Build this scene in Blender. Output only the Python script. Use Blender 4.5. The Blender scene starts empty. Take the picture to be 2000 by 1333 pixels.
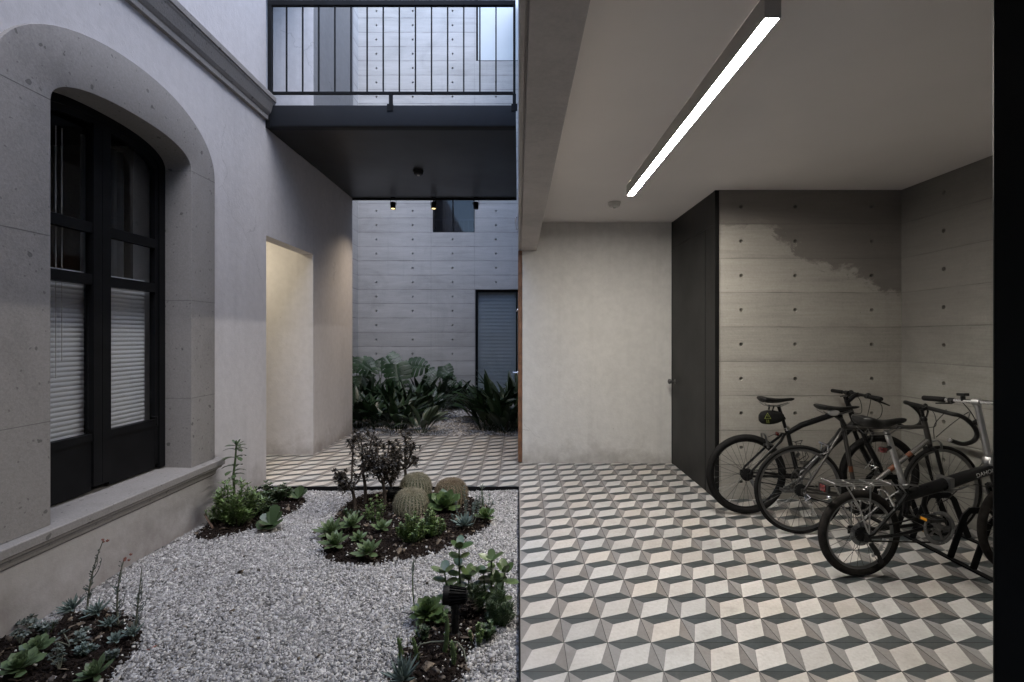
import bpy, bmesh, math, random
import numpy as np
from mathutils import Vector, Matrix

random.seed(7)
rng = np.random.default_rng(7)
R = math.radians
# light levels
LAMP, SPOT_W, HALL_W = 39.0, 13.0, 3.9
SKY, SKY_DUST, SKY_OZONE = 0.13, 1.0, 3.0
SUN, SUNCOL = 0.6, (1.0, 0.985, 0.965)
EXPOSURE = 2.5
PI = math.pi
SC = bpy.context.scene
COL = SC.collection
EYE = 1.45            # camera height
FPX = 985.0           # focal length in pixels of the 2000 px wide photograph
TILE = 0.206
GZ = -0.035           # gravel level


# ------------------------------------------------------------------ helpers
class MB:
    """Collects shapes; build() links them as one mesh object."""

    def __init__(self):
        self.v, self.f, self.m = [], [], []
        self.M = None
        self.mi = 0

    def vert(self, p):
        p = Vector(p)
        if self.M is not None:
            p = self.M @ p
        self.v.append((p.x, p.y, p.z))
        return len(self.v) - 1

    def face(self, idx):
        self.f.append(tuple(idx))
        self.m.append(self.mi)

    def poly(self, pts):
        self.face([self.vert(p) for p in pts])

    def box(self, x0, x1, y0, y1, z0, z1):
        a = [self.vert(p) for p in ((x0, y0, z0), (x1, y0, z0), (x1, y1, z0), (x0, y1, z0),
                                    (x0, y0, z1), (x1, y0, z1), (x1, y1, z1), (x0, y1, z1))]
        for q in ((3, 2, 1, 0), (4, 5, 6, 7), (0, 1, 5, 4), (1, 2, 6, 5), (2, 3, 7, 6), (3, 0, 4, 7)):
            self.face([a[k] for k in q])

    def bar(self, p, q, w, h, up=(0, 0, 1)):
        """rectangular bar from p to q, w across, h along up"""
        p, q = Vector(p), Vector(q)
        d = (q - p).normalized()
        s = d.cross(Vector(up))
        if s.length < 1e-5:
            s = d.cross(Vector((1, 0, 0)))
        s.normalize()
        u = s.cross(d).normalized()
        a = []
        for c in (p, q):
            for i, j in ((-1, -1), (1, -1), (1, 1), (-1, 1)):
                a.append(self.vert(c + s * (w / 2 * i) + u * (h / 2 * j)))
        for k in ((3, 2, 1, 0), (4, 5, 6, 7), (0, 1, 5, 4), (1, 2, 6, 5), (2, 3, 7, 6), (3, 0, 4, 7)):
            self.face([a[i] for i in k])

    def tube(self, pts, r, n=8, cap=True, flat=1.0):
        pts = [Vector(p) for p in pts]
        k = len(pts)
        rr = list(r) if hasattr(r, '__len__') else [r] * k
        t0 = (pts[1] - pts[0]).normalized()
        ref = Vector((0, 0, 1)) if abs(t0.z) < 0.9 else Vector((1, 0, 0))
        nrm = t0.cross(ref).normalized()
        rings = []
        for i, p in enumerate(pts):
            if i == 0:
                t = pts[1] - pts[0]
            elif i == k - 1:
                t = pts[-1] - pts[-2]
            else:
                t = (pts[i + 1] - pts[i]).normalized() + (pts[i] - pts[i - 1]).normalized()
            t.normalize()
            nrm = nrm - t * nrm.dot(t)
            if nrm.length < 1e-6:
                nrm = t.cross(Vector((0.3, 0.7, 0.2)))
            nrm.normalize()
            b = t.cross(nrm)
            rings.append([self.vert(p + (nrm * math.cos(2 * PI * j / n) * flat + b * math.sin(2 * PI * j / n)) * rr[i])
                          for j in range(n)])
        for i in range(k - 1):
            for j in range(n):
                self.face((rings[i][j], rings[i][(j + 1) % n], rings[i + 1][(j + 1) % n], rings[i + 1][j]))
        if cap:
            self.face(rings[0][::-1])
            self.face(rings[-1])

    def lathe(self, prof, o=(0, 0, 0), axis=(0, 0, 1), n=24, closed=False):
        """prof: (radius, height) pairs revolved about axis through o"""
        o = Vector(o)
        a = Vector(axis).normalized()
        x = a.cross(Vector((0, 0, 1)))
        if x.length < 1e-4:
            x = Vector((1, 0, 0))
        x.normalize()
        y = a.cross(x)
        rings = []
        for r, h in prof:
            if r < 1e-6:
                rings.append([self.vert(o + a * h)])
            else:
                rings.append([self.vert(o + a * h + (x * math.cos(2 * PI * j / n) + y * math.sin(2 * PI * j / n)) * r)
                              for j in range(n)])
        m = len(rings)
        for i in range(m if closed else m - 1):
            A, B = rings[i], rings[(i + 1) % m]
            for j in range(n):
                j2 = (j + 1) % n
                if len(A) == 1 and len(B) == 1:
                    continue
                if len(A) == 1:
                    self.face((A[0], B[j2], B[j]))
                elif len(B) == 1:
                    self.face((A[j], A[j2], B[0]))
                else:
                    self.face((A[j], A[j2], B[j2], B[j]))

    def torus(self, o, axis, R0, r0, n=48, m=10, sq=1.0):
        self.lathe([(R0 + r0 * math.cos(2 * PI * k / m), r0 * sq * math.sin(2 * PI * k / m)) for k in range(m)],
                   o, axis, n, closed=True)

    def ball(self, o, rx, ry, rz, n=12, m=8):
        o = Vector(o)
        rings = []
        for i in range(m + 1):
            th = PI * i / m
            if i in (0, m):
                rings.append([self.vert(o + Vector((0, 0, rz * math.cos(th))))])
            else:
                rings.append([self.vert(o + Vector((rx * math.sin(th) * math.cos(2 * PI * j / n),
                                                    ry * math.sin(th) * math.sin(2 * PI * j / n), rz * math.cos(th))))
                              for j in range(n)])
        for i in range(m):
            A, B = rings[i], rings[i + 1]
            for j in range(n):
                j2 = (j + 1) % n
                if len(A) == 1:
                    self.face((A[0], B[j], B[j2]))
                elif len(B) == 1:
                    self.face((A[j], B[0], A[j2]))
                else:
                    self.face((A[j], B[j], B[j2], A[j2]))

    def extrude(self, prof, a, b, fn):
        """closed profile (list of 2-D points) swept from a to b; fn(p, t) -> 3-D"""
        A = [self.vert(fn(p, a)) for p in prof]
        B = [self.vert(fn(p, b)) for p in prof]
        n = len(prof)
        for i in range(n):
            self.face((A[i], A[(i + 1) % n], B[(i + 1) % n], B[i]))
        self.face(A[::-1])
        self.face(B)

    def build(self, name, mat, parent=None, smooth=False, bevel=0.0, seg=2, angle=35, fix=True):
        me = bpy.data.meshes.new(name)
        me.from_pydata(self.v, [], self.f)
        mats = mat if isinstance(mat, (list, tuple)) else [mat]
        for x in mats:
            me.materials.append(x)
        if len(mats) > 1:
            me.polygons.foreach_set('material_index', self.m)
        if bevel > 0 or fix:
            bm = bmesh.new()
            bm.from_mesh(me)
            if fix:
                bmesh.ops.recalc_face_normals(bm, faces=bm.faces)
            if bevel > 0:
                ed = [e for e in bm.edges if len(e.link_faces) == 2 and e.calc_face_angle(0) > R(35)]
                bmesh.ops.bevel(bm, geom=ed, offset=bevel, segments=seg, profile=0.6, affect='EDGES', clamp_overlap=True)
            bm.to_mesh(me)
            bm.free()
        if smooth:
            me.shade_smooth()
            me.set_sharp_from_angle(angle=R(angle))
        me.update()
        o = bpy.data.objects.new(name, me)
        COL.objects.link(o)
        if parent is not None:
            o.parent = parent
        return o


def tag(o, label=None, cat=None, group=None, kind=None):
    if label:
        o['label'] = label
    if cat:
        o['category'] = cat
    if group:
        o['group'] = group
    if kind:
        o['kind'] = kind
    return o


def empty(name, loc, label, cat, group=None, rz=0.0, kind='thing'):
    o = bpy.data.objects.new(name, None)
    o.empty_display_size = 0.1
    o.location = loc
    o.rotation_euler = (0, 0, rz)
    COL.objects.link(o)
    return tag(o, label, cat, group, kind)


def ground(px, py, z=GZ):
    """point of the ground seen at a pixel of the photograph"""
    Y = FPX * (EYE - z) / (py - 657.0)
    return Vector(((px - 1011.7) * Y / FPX, Y, z))


# ------------------------------------------------------------------ materials
def nodes(name):
    m = bpy.data.materials.new(name)
    m.use_nodes = True
    nt = m.node_tree
    b = nt.nodes['Principled BSDF']
    return m, nt, b


class NT:
    """tiny node-wiring helper"""

    def __init__(self, nt):
        self.nt = nt

    def n(self, t, **kw):
        x = self.nt.nodes.new(t)
        for k, v in kw.items():
            setattr(x, k, v)
        return x

    def l(self, a, b):
        self.nt.links.new(a, b)

    def math(self, op, a, b=None, c=None, clamp=False):
        x = self.n('ShaderNodeMath', operation=op, use_clamp=clamp)
        for i, v in enumerate((a, b, c)):
            if v is None:
                continue
            if isinstance(v, (int, float)):
                x.inputs[i].default_value = v
            else:
                self.l(v, x.inputs[i])
        return x.outputs[0]

    def noise(self, vec, scale, detail=4, rough=0.55, dist=0.0):
        x = self.n('ShaderNodeTexNoise')
        x.inputs['Scale'].default_value = scale
        x.inputs['Detail'].default_value = detail
        x.inputs['Roughness'].default_value = rough
        x.inputs['Distortion'].default_value = dist
        if vec is not None:
            self.l(vec, x.inputs['Vector'])
        return x.outputs['Fac']

    def pos(self, scale=(1, 1, 1), obj=False):
        if obj:
            g = self.n('ShaderNodeTexCoord').outputs['Object']
        else:
            g = self.n('ShaderNodeNewGeometry').outputs['Position']
        mp = self.n('ShaderNodeMapping')
        mp.inputs['Scale'].default_value = scale
        self.l(g, mp.inputs['Vector'])
        return mp.outputs['Vector']

    def ramp(self, fac, stops):
        x = self.n('ShaderNodeValToRGB')
        e = x.color_ramp.elements
        while len(e) < len(stops):
            e.new(0.5)
        for i, (p, c) in enumerate(stops):
            e[i].position = p
            e[i].color = (*c, 1) if len(c) == 3 else c
        self.l(fac, x.inputs['Fac'])
        return x.outputs['Color']

    def mix(self, fac, a, b, mode='MIX'):
        x = self.n('ShaderNodeMix', data_type='RGBA', blend_type=mode)
        for s, v in ((x.inputs[0], fac), (x.inputs[6], a), (x.inputs[7], b)):
            if isinstance(v, (int, float)):
                s.default_value = v
            elif isinstance(v, tuple):
                s.default_value = (*v, 1) if len(v) == 3 else v
            else:
                self.l(v, s)
        return x.outputs[2]

    def bump(self, h, strength, dist, bsdf, prev=None):
        x = self.n('ShaderNodeBump')
        x.inputs['Strength'].default_value = strength
        x.inputs['Distance'].default_value = dist
        self.l(h, x.inputs['Height'])
        if prev is not None:
            self.l(prev, x.inputs['Normal'])
        if bsdf is not None:
            self.l(x.outputs[0], bsdf.inputs['Normal'])
        return x.outputs[0]


def sc(c, k):
    return tuple(min(1.0, x * k) for x in c)


def plain(name, col, rough=0.5, metal=0.0, var=0.12, scale=20.0, bump=0.0, bscale=None, coat=0.0, spec=0.5):
    """one colour with a soft mottling"""
    m, nt, b = nodes(name)
    w = NT(nt)
    p = w.pos(obj=True)
    f = w.noise(p, scale, 5)
    w.l(w.ramp(f, [(0.3, sc(col, 1 - var)), (0.7, sc(col, 1 + var))]), b.inputs['Base Color'])
    b.inputs['Roughness'].default_value = rough
    b.inputs['Metallic'].default_value = metal
    b.inputs['Specular IOR Level'].default_value = spec
    b.inputs['Coat Weight'].default_value = coat
    if rough > 0.15:
        rr = w.math('MULTIPLY_ADD', w.noise(p, scale * 0.6, 3), 0.25, rough - 0.12)
        w.l(rr, b.inputs['Roughness'])
    if bump:
        w.bump(w.noise(p, bscale or scale * 4, 4), bump, 0.004, b)
    return m


def stucco(name, col, big=0.06):
    m, nt, b = nodes(name)
    w = NT(nt)
    p = w.pos()
    pz = w.pos((1.2, 1.2, 0.45))
    f = w.noise(pz, 1.6, 6, 0.62)
    c1 = w.ramp(f, [(0.28, sc(col, 1 - 2.2 * big)), (0.5, col), (0.75, sc(col, 1 + big))])
    f2 = w.noise(p, 14, 5, 0.6)
    c2 = w.mix(0.35, c1, w.ramp(f2, [(0.35, sc(col, 0.86)), (0.65, sc(col, 1.1))]))
    # splash dirt low on the wall
    sx = w.n('ShaderNodeSeparateXYZ')
    w.l(p, sx.inputs[0])
    dz = w.math('MULTIPLY_ADD', w.noise(p, 4, 6, 0.65), 0.8, -0.16)
    dirt = w.math('SUBTRACT', dz, sx.outputs['Z'])
    dirt = w.math('MULTIPLY', dirt, 3.0, clamp=True)
    dirt = w.math('MULTIPLY', dirt, 0.55)
    c3 = w.mix(dirt, c2, (0.17, 0.135, 0.11))
    # a few hairline cracks
    cv = w.n('ShaderNodeTexVoronoi', feature='DISTANCE_TO_EDGE')
    cv.inputs['Scale'].default_value = 0.75
    wv = w.n('ShaderNodeTexNoise')
    wv.inputs['Scale'].default_value = 2.5
    wv.inputs['Detail'].default_value = 7
    w.l(p, wv.inputs['Vector'])
    ws = w.n('ShaderNodeVectorMath', operation='SCALE')
    ws.inputs['Scale'].default_value = 0.45
    w.l(wv.outputs['Color'], ws.inputs[0])
    wa = w.n('ShaderNodeVectorMath', operation='ADD')
    w.l(p, wa.inputs[0])
    w.l(ws.outputs[0], wa.inputs[1])
    w.l(wa.outputs[0], cv.inputs['Vector'])
    ck = w.math('LESS_THAN', cv.outputs['Distance'], 0.0024)
    ck = w.math('MULTIPLY', ck, w.math('MULTIPLY', w.math('GREATER_THAN', w.noise(p, 0.9, 3), 0.56), 0.3))
    c3 = w.mix(ck, c3, sc(col, 0.4))
    # rain streaks running down
    rs = w.math('MULTIPLY_ADD', w.noise(w.pos((7, 7, 0.35)), 1.0, 5, 0.65), 3.2, -1.75, clamp=True)
    c3 = w.mix(w.math('MULTIPLY', rs, 0.28), c3, sc(col, 0.55))
    # sparse scuffs
    v = w.n('ShaderNodeTexVoronoi', feature='F1')
    v.inputs['Scale'].default_value = 3.3
    v.inputs['Randomness'].default_value = 1.0
    w.l(p, v.inputs['Vector'])
    sp = w.math('LESS_THAN', v.outputs['Distance'], 0.022)
    sp = w.math('MULTIPLY', sp, 0.35)
    c4 = w.mix(sp, c3, (0.12, 0.11, 0.1))
    w.l(c4, b.inputs['Base Color'])
    b.inputs['Roughness'].default_value = 0.9
    b.inputs['Specular IOR Level'].default_value = 0.2
    h = w.math('ADD', w.math('MULTIPLY', w.noise(p, 110, 3, 0.6), 0.6), w.noise(p, 32, 4))
    w.bump(h, 0.4, 0.006, b)
    return m


def stone(name, col):
    """grey volcanic stone with dark pits and pale flecks"""
    m, nt, b = nodes(name)
    w = NT(nt)
    p = w.pos()
    f = w.noise(w.pos((1, 1, 0.6)), 1.7, 8, 0.66, 0.5)
    c = w.ramp(f, [(0.28, sc(col, 0.66)), (0.48, sc(col, 0.98)), (0.75, sc(col, 1.15))])
    c = w.mix(0.4, c, w.ramp(w.noise(p, 90, 3, 0.7), [(0.35, sc(col, 0.75)), (0.65, sc(col, 1.22))]))
    d = w.n('ShaderNodeVectorMath', operation='ADD')
    w.l(p, d.inputs[0])
    nv = w.n('ShaderNodeTexNoise')
    nv.inputs['Scale'].default_value = 18
    w.l(p, nv.inputs['Vector'])
    sm = w.n('ShaderNodeVectorMath', operation='SCALE')
    sm.inputs['Scale'].default_value = 0.05
    w.l(nv.outputs['Color'], sm.inputs[0])
    w.l(sm.outputs[0], d.inputs[1])
    pits = None
    for scl, thr, amt in ((9.0, 0.12, 0.75), (24.0, 0.15, 0.6), (5.0, 0.07, 0.8)):
        v = w.n('ShaderNodeTexVoronoi', feature='F1')
        v.inputs['Scale'].default_value = scl
        w.l(d.outputs[0], v.inputs['Vector'])
        wn = w.n('ShaderNodeTexWhiteNoise', noise_dimensions='3D')
        w.l(v.outputs['Position'], wn.inputs['Vector'])
        keep = w.math('GREATER_THAN', wn.outputs['Value'], 0.55)
        t = w.math('MULTIPLY', keep, thr)
        x = w.math('MULTIPLY', w.math('LESS_THAN', v.outputs['Distance'], t), amt)
        pits = x if pits is None else w.math('MAXIMUM', pits, x)
    c = w.mix(pits, c, sc(col, 0.38))
    w.l(c, b.inputs['Base Color'])
    b.inputs['Roughness'].default_value = 0.85
    b.inputs['Specular IOR Level'].default_value = 0.25
    h = w.math('SUBTRACT', w.math('ADD', w.noise(p, 60, 4), w.math('MULTIPLY', w.noise(p, 220, 2), 0.5)), w.math('MULTIPLY', pits, 0.8))
    w.bump(h, 0.35, 0.004, b)
    return m


def concrete(name, col, axis='X', seams=(), board=0.306, stain=None, lines=0.75, jw=0.0065, damp=False):
    """board marked concrete; axis is the horizontal direction along the wall"""
    m, nt, b = nodes(name)
    w = NT(nt)
    p = w.pos()
    s = w.n('ShaderNodeSeparateXYZ')
    w.l(p, s.inputs[0])
    H, Z = s.outputs[axis], s.outputs['Z']
    zb = w.math('DIVIDE', Z, board)
    row = w.math('FLOOR', w.math('ADD', zb, 0.0001))
    wn = w.n('ShaderNodeTexWhiteNoise', noise_dimensions='1D')
    w.l(row, wn.inputs['W'])
    stretch = (0.35, 0.35, 2.6)
    off = w.n('ShaderNodeCombineXYZ')
    w.l(w.math('MULTIPLY', wn.outputs['Value'], 37.0), off.inputs[0])
    w.l(w.math('MULTIPLY', wn.outputs['Value'], 19.0), off.inputs[1])
    add = w.n('ShaderNodeVectorMath', operation='ADD')
    w.l(w.pos(stretch), add.inputs[0])
    w.l(off.outputs[0], add.inputs[1])
    cloud = w.noise(add.outputs[0], 2.2, 7, 0.62, 0.4)
    grain = w.noise(w.pos((1.5, 1.5, 45)), 2.0, 5, 0.65)
    fine = w.noise(p, 55, 4, 0.65)
    c = w.ramp(cloud, [(0.25, sc(col, 0.62)), (0.43, sc(col, 0.92)), (0.58, sc(col, 1.05)), (0.78, sc(col, 1.28))])
    blot = w.noise(p, 1.1, 8, 0.7, 1.0)
    c = w.mix(w.math('MULTIPLY_ADD', blot, 3.4, -1.65, clamp=True), c, w.mix(0.6, c, sc(col, 0.42)))
    drip = w.math('MULTIPLY_ADD', w.noise(w.pos((9, 9, 0.5)), 1.0, 6, 0.7), 4.0, -2.25, clamp=True)
    c = w.mix(w.math('MULTIPLY', drip, 0.4), c, sc(col, 0.5))
    tone = w.math('MULTIPLY_ADD', wn.outputs['Value'], 0.2, 0.9)
    tc = w.n('ShaderNodeCombineColor')
    for k in range(3):
        w.l(tone, tc.inputs[k])
    c = w.mix(1.0, c, tc.outputs[0], 'MULTIPLY')
    c = w.mix(0.26, c, w.ramp(grain, [(0.35, sc(col, 0.7)), (0.65, sc(col, 1.2))]))
    c = w.mix(0.2, c, w.ramp(fine, [(0.3, sc(col, 0.65)), (0.7, sc(col, 1.25))]))
    # board joints, wandering a little and fading in and out
    wob = w.math('MULTIPLY_ADD', w.noise(w.pos((1.2, 1.2, 0.1)), 3.0, 3), 0.012, -0.006)
    fr = w.math('FRACT', w.math('DIVIDE', w.math('ADD', Z, wob), board))
    dj = w.math('MULTIPLY', w.math('MINIMUM', fr, w.math('SUBTRACT', 1.0, fr)), board)
    on = w.math('MULTIPLY_ADD', w.noise(w.pos((2.0, 2.0, 3.3)), 1.3, 3), 2.4, -0.62, clamp=True)
    on = w.math('MAXIMUM', on, 0.4)
    jl = w.math('MULTIPLY', w.math('SUBTRACT', 1.0, w.math('DIVIDE', dj, jw), clamp=True), on)
    soft = w.math('MULTIPLY', w.math('SUBTRACT', 1.0, w.math('DIVIDE', dj, 0.035), clamp=True), w.math('MULTIPLY', on, 0.13))
    jl = w.math('MAXIMUM', jl, soft)
    for sx in seams:
        d = w.math('ABSOLUTE', w.math('SUBTRACT', H, sx))
        x = w.math('MULTIPLY', w.math('SUBTRACT', 1.0, w.math('DIVIDE', d, 0.006), clamp=True),
                   w.math('MULTIPLY', on, 0.8))
        jl = w.math('MAXIMUM', jl, x)
    c = w.mix(w.math('MULTIPLY', jl, lines), c, sc(col, 0.25))
    # bug holes
    v = w.n('ShaderNodeTexVoronoi', feature='F1')
    v.inputs['Scale'].default_value = 16
    w.l(p, v.inputs['Vector'])
    w2 = w.n('ShaderNodeTexWhiteNoise', noise_dimensions='3D')
    w.l(v.outputs['Position'], w2.inputs['Vector'])
    bh = w.math('LESS_THAN', v.outputs['Distance'], w.math('MULTIPLY', w.math('GREATER_THAN', w2.outputs['Value'], 0.82), 0.07))
    c = w.mix(w.math('MULTIPLY', bh, 0.5), c, sc(col, 0.3))
    if stain:
        # old damp patch: everything above a ragged contour (H -> Z)
        h0, h1, z0, z1, pts, colr = stain
        n1 = w.math('MULTIPLY_ADD', w.noise(p, 2.6, 8, 0.72, 1.5), 0.7, -0.35)
        n2 = w.math('MULTIPLY_ADD', w.noise(w.pos((1, 1, 1.7)), 7, 8, 0.72, 0.6), 0.30, -0.15)
        hn = w.math('DIVIDE', w.math('SUBTRACT', w.math('ADD', H, n1), h0), h1 - h0)
        con = w.ramp(hn, [((a - h0) / (h1 - h0), ((q - z0) / (z1 - z0),) * 3) for a, q in pts])
        cz = w.math('MULTIPLY_ADD', con, z1 - z0, z0)
        dz = w.math('SUBTRACT', w.math('ADD', Z, n2), cz)
        st = w.math('MULTIPLY_ADD', dz, 19.0, 0.5, clamp=True)
        # the patch never climbs down past a board it has not reached
        top = w.math('GREATER_THAN', Z, board * 8)
        st = w.math('MAXIMUM', st, w.math('MULTIPLY', top, 0.85))
        amt = w.math('MULTIPLY', st, w.math('MULTIPLY_ADD', cloud, 0.9, 0.32))
        c = w.mix(amt, c, colr)
    if damp:
        # soft old damp spreading from the upper far corner
        q = w.math('MULTIPLY_ADD', w.noise(w.pos((0.6, 0.6, 1.6)), 2.0, 6, 0.65, 0.6), 1.6, -0.8)
        dz = w.math('ADD', w.math('MULTIPLY_ADD', H, 0.75, -4.3), w.math('ADD', Z, w.math('MULTIPLY', q, 0.7)))
        st = w.math('MULTIPLY', w.math('MULTIPLY_ADD', dz, 1.5, 0.3, clamp=True), 0.55)
        c = w.mix(st, c, (0.11, 0.10, 0.092))
    w.l(c, b.inputs['Base Color'])
    b.inputs['Roughness'].default_value = 0.75
    b.inputs['Specular IOR Level'].default_value = 0.3
    h = w.math('ADD', w.math('MULTIPLY', grain, 0.5), w.math('MULTIPLY', fine, 0.5))
    h = w.math('SUBTRACT', h, w.math('MULTIPLY', jl, 1.4))
    h = w.math('ADD', h, w.math('MULTIPLY', wn.outputs['Value'], 0.35))
    w.bump(h, 0.5, 0.005, b)
    return m


def leafmat(name, c1, c2, rough=0.45, tip=None, trans=0.15, scale=9):
    """leaf colours that differ from leaf to leaf, with veins of mottling"""
    m, nt, b = nodes(name)
    w = NT(nt)
    g = w.n('ShaderNodeNewGeometry')
    rpi = g.outputs['Random Per Island']
    c = w.ramp(rpi, [(0.0, c1), (0.55, tuple((x + y) / 2 for x, y in zip(c1, c2))), (1.0, c2)])
    f = w.noise(w.pos(obj=True), scale * 6, 3)
    c = w.mix(w.math('MULTIPLY', f, 0.5), c, sc(c1, 0.6))
    if tip:
        f2 = w.math('MULTIPLY_ADD', w.noise(w.pos(obj=True), scale * 2.5, 2), 3.0, -1.5, clamp=True)
        c = w.mix(w.math('MULTIPLY', f2, 0.6), c, tip)
    w.l(c, b.inputs['Base Color'])
    b.inputs['Roughness'].default_value = rough
    b.inputs['Subsurface Weight'].default_value = 0.0
    w.bump(w.noise(w.pos(obj=True), scale * 12, 3), 0.15, 0.003, b)
    return m


def glass(name, tint=(0.9, 0.95, 0.95), rough=0.02, refl=1.0):
    m = bpy.data.materials.new(name)
    m.use_nodes = True
    nt = m.node_tree
    nt.nodes.clear()
    w = NT(nt)
    out = w.n('ShaderNodeOutputMaterial')
    tr = w.n('ShaderNodeBsdfTransparent')
    tr.inputs[0].default_value = (*tint, 1)
    gl = w.n('ShaderNodeBsdfGlossy')
    gl.inputs['Roughness'].default_value = rough
    fr = w.n('ShaderNodeFresnel')
    bf = w.n('ShaderNodeNewGeometry').outputs['Backfacing']
    w.l(w.math('MULTIPLY_ADD', bf, 1 / 1.5 - 1.5, 1.5), fr.inputs['IOR'])
    mx = w.n('ShaderNodeMixShader')
    fac = w.math('MULTIPLY', fr.outputs[0], refl, clamp=True)
    w.l(fac, mx.inputs[0])
    w.l(tr.outputs[0], mx.inputs[1])
    w.l(gl.outputs[0], mx.inputs[2])
    w.l(mx.outputs[0], out.inputs[0])
    return m


def emit(name, col, k):
    m, nt, b = nodes(name)
    b.inputs['Base Color'].default_value = (0.8, 0.8, 0.8, 1)
    b.inputs['Emission Color'].default_value = (*col, 1)
    b.inputs['Emission Strength'].default_value = k
    return m


WARM = (0.5, 0.47, 0.44)
M = {}
M['stucco'] = stucco('lilac_grey_stucco', (0.56, 0.54, 0.545))
M['plaster'] = stucco('white_plaster', (0.60, 0.585, 0.56), 0.03)
M['ceiling'] = plain('ceiling_paint', (0.74, 0.70, 0.675), 0.85, var=0.03, scale=1.5, bump=0.05, bscale=90)
M['stone'] = stone('volcanic_stone', (0.262, 0.247, 0.236))
M['greyplaster'] = stucco('grey_plaster', (0.24, 0.24, 0.245))
M['conc_far'] = concrete('concrete_far', (0.445, 0.435, 0.43), 'X', seams=(-1.865, -0.93, 0.9), lines=0.9, jw=0.011)
M['conc_side'] = concrete('concrete_side', (0.40, 0.40, 0.405), 'Y', seams=(9.1,), lines=0.9, jw=0.011)
M['conc_nook'] = concrete('concrete_nook', (0.36, 0.34, 0.305), 'X', seams=(1.80,), lines=0.8, stain=(
    1.79, 3.60, 1.5, 2.75,
    [(1.79, 2.46), (2.28, 2.45), (2.33, 2.33), (2.48, 2.27), (2.52, 2.15), (2.70, 2.12), (2.77, 2.03), (2.95, 2.06),
     (3.06, 1.94), (3.22, 1.85), (3.45, 1.83), (3.6, 1.83)], (0.15, 0.136, 0.126)))
M['conc_nook_side'] = concrete('concrete_nook_side', (0.27, 0.26, 0.235), 'Y', lines=0.85, damp=True)
M['conc_beam'] = concrete('concrete_beam', (0.47, 0.435, 0.41), 'Y', board=0.9, lines=0.3)
M['steel'] = plain('black_steel_paint', (0.007, 0.0072, 0.008), 0.5, var=0.25, scale=6, bump=0.05, bscale=60, spec=0.12)
M['steel_satin'] = plain('black_satin_panel', (0.008, 0.0078, 0.0078), 0.38, var=0.2, scale=3, bump=0.04, bscale=70, spec=0.2)
M['steel_blue'] = plain('dark_blue_grey_steel', (0.009, 0.010, 0.0125), 0.5, var=0.15, scale=4, bump=0.06, bscale=40, spec=0.3)
M['soffit'] = plain('dark_soffit_sheet', (0.012, 0.0115, 0.012), 0.36, var=0.2, scale=2, bump=0.05, bscale=30)
M['alu'] = plain('brushed_aluminium', (0.45, 0.45, 0.45), 0.38, 1.0, var=0.06, scale=30)
M['lamp_housing'] = plain('grey_lamp_housing', (0.33, 0.32, 0.31), 0.45, var=0.05, scale=10)
M['chrome'] = plain('polished_alloy', (0.62, 0.62, 0.62), 0.2, 1.0, var=0.05, scale=30)
M['spoke'] = plain('dark_spoke', (0.06, 0.06, 0.06), 0.4, 0.6, var=0.1)
M['dullalloy'] = plain('dull_alloy', (0.20, 0.20, 0.20), 0.38, 1.0, var=0.1, scale=30)
M['wood'] = plain('brown_door_wood', (0.16, 0.075, 0.038), 0.55, var=0.35, scale=14, bump=0.1)
M['whiteplastic'] = plain('white_plastic', (0.55, 0.53, 0.5), 0.5, var=0.03)
M['blind'] = plain('white_blind', (0.52, 0.52, 0.545), 0.6, var=0.04, scale=4)
M['blindblue'] = plain('pale_blue_blind', (0.42, 0.47, 0.52), 0.6, var=0.05, scale=4)
M['glass'] = glass('window_glass', (0.96, 0.97, 0.97), 0.02, 1.0)
M['glassdark'] = glass('tinted_glass', (0.5, 0.5, 0.52), 0.03, 0.6)
M['skypane'] = plain('sky_pale_pane', (0.50, 0.535, 0.56), 0.45, var=0.04, scale=2)  # opaque pane; reflected sky and pale blind put into its colour
M['dark'] = plain('dark_interior', (0.03, 0.028, 0.026), 0.9, var=0.1)
M['curtain'] = plain('grey_curtain', (0.10, 0.10, 0.105), 0.9, var=0.1)
M['lamp'] = emit('lamp_diffuser', (1.0, 0.945, 0.86), LAMP)
M['bulb'] = emit('spot_bulb', (1.0, 0.72, 0.27), 0.42)
M['rubber'] = plain('tyre_rubber', (0.0085, 0.008, 0.0078), 0.75, var=0.3, scale=40, bump=0.2, bscale=300, spec=0.2)
M['rubberbrown'] = plain('worn_tyre_rubber', (0.014, 0.012, 0.0105), 0.8, var=0.4, scale=30, bump=0.2, bscale=300, spec=0.2)
M['blackpaint'] = plain('black_bike_paint', (0.006, 0.006, 0.0065), 0.3, var=0.2, scale=20, spec=0.3)
M['greypaint'] = plain('grey_bike_paint', (0.06, 0.057, 0.054), 0.35, 0.5, var=0.12, scale=14)
M['greysilver'] = plain('polished_silver_paint', (0.42, 0.41, 0.40), 0.22, 0.9, var=0.08, scale=18)
M['blackplastic'] = plain('black_plastic', (0.009, 0.009, 0.009), 0.5, var=0.2, scale=40, spec=0.3)
M['leather'] = plain('black_saddle_leather', (0.010, 0.0098, 0.0095), 0.45, var=0.2, scale=50, bump=0.1, spec=0.3)
M['cloth'] = plain('black_bag_cloth', (0.009, 0.009, 0.009), 0.85, var=0.2, scale=80, bump=0.2, spec=0.15)
M['red'] = plain('red_reflector', (0.11, 0.006, 0.006), 0.2, var=0.2, scale=60, coat=0.6)
M['amber'] = plain('amber_reflector', (0.5, 0.22, 0.01), 0.3, var=0.2, scale=60, coat=0.5)
M['yellow'] = plain('yellow_band', (0.42, 0.33, 0.03), 0.5, var=0.1)
M['lime'] = plain('lime_mark', (0.17, 0.2, 0.035), 0.5, var=0.1)
M['orange'] = plain('orange_band', (0.13, 0.042, 0.018), 0.4, var=0.1)
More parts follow.
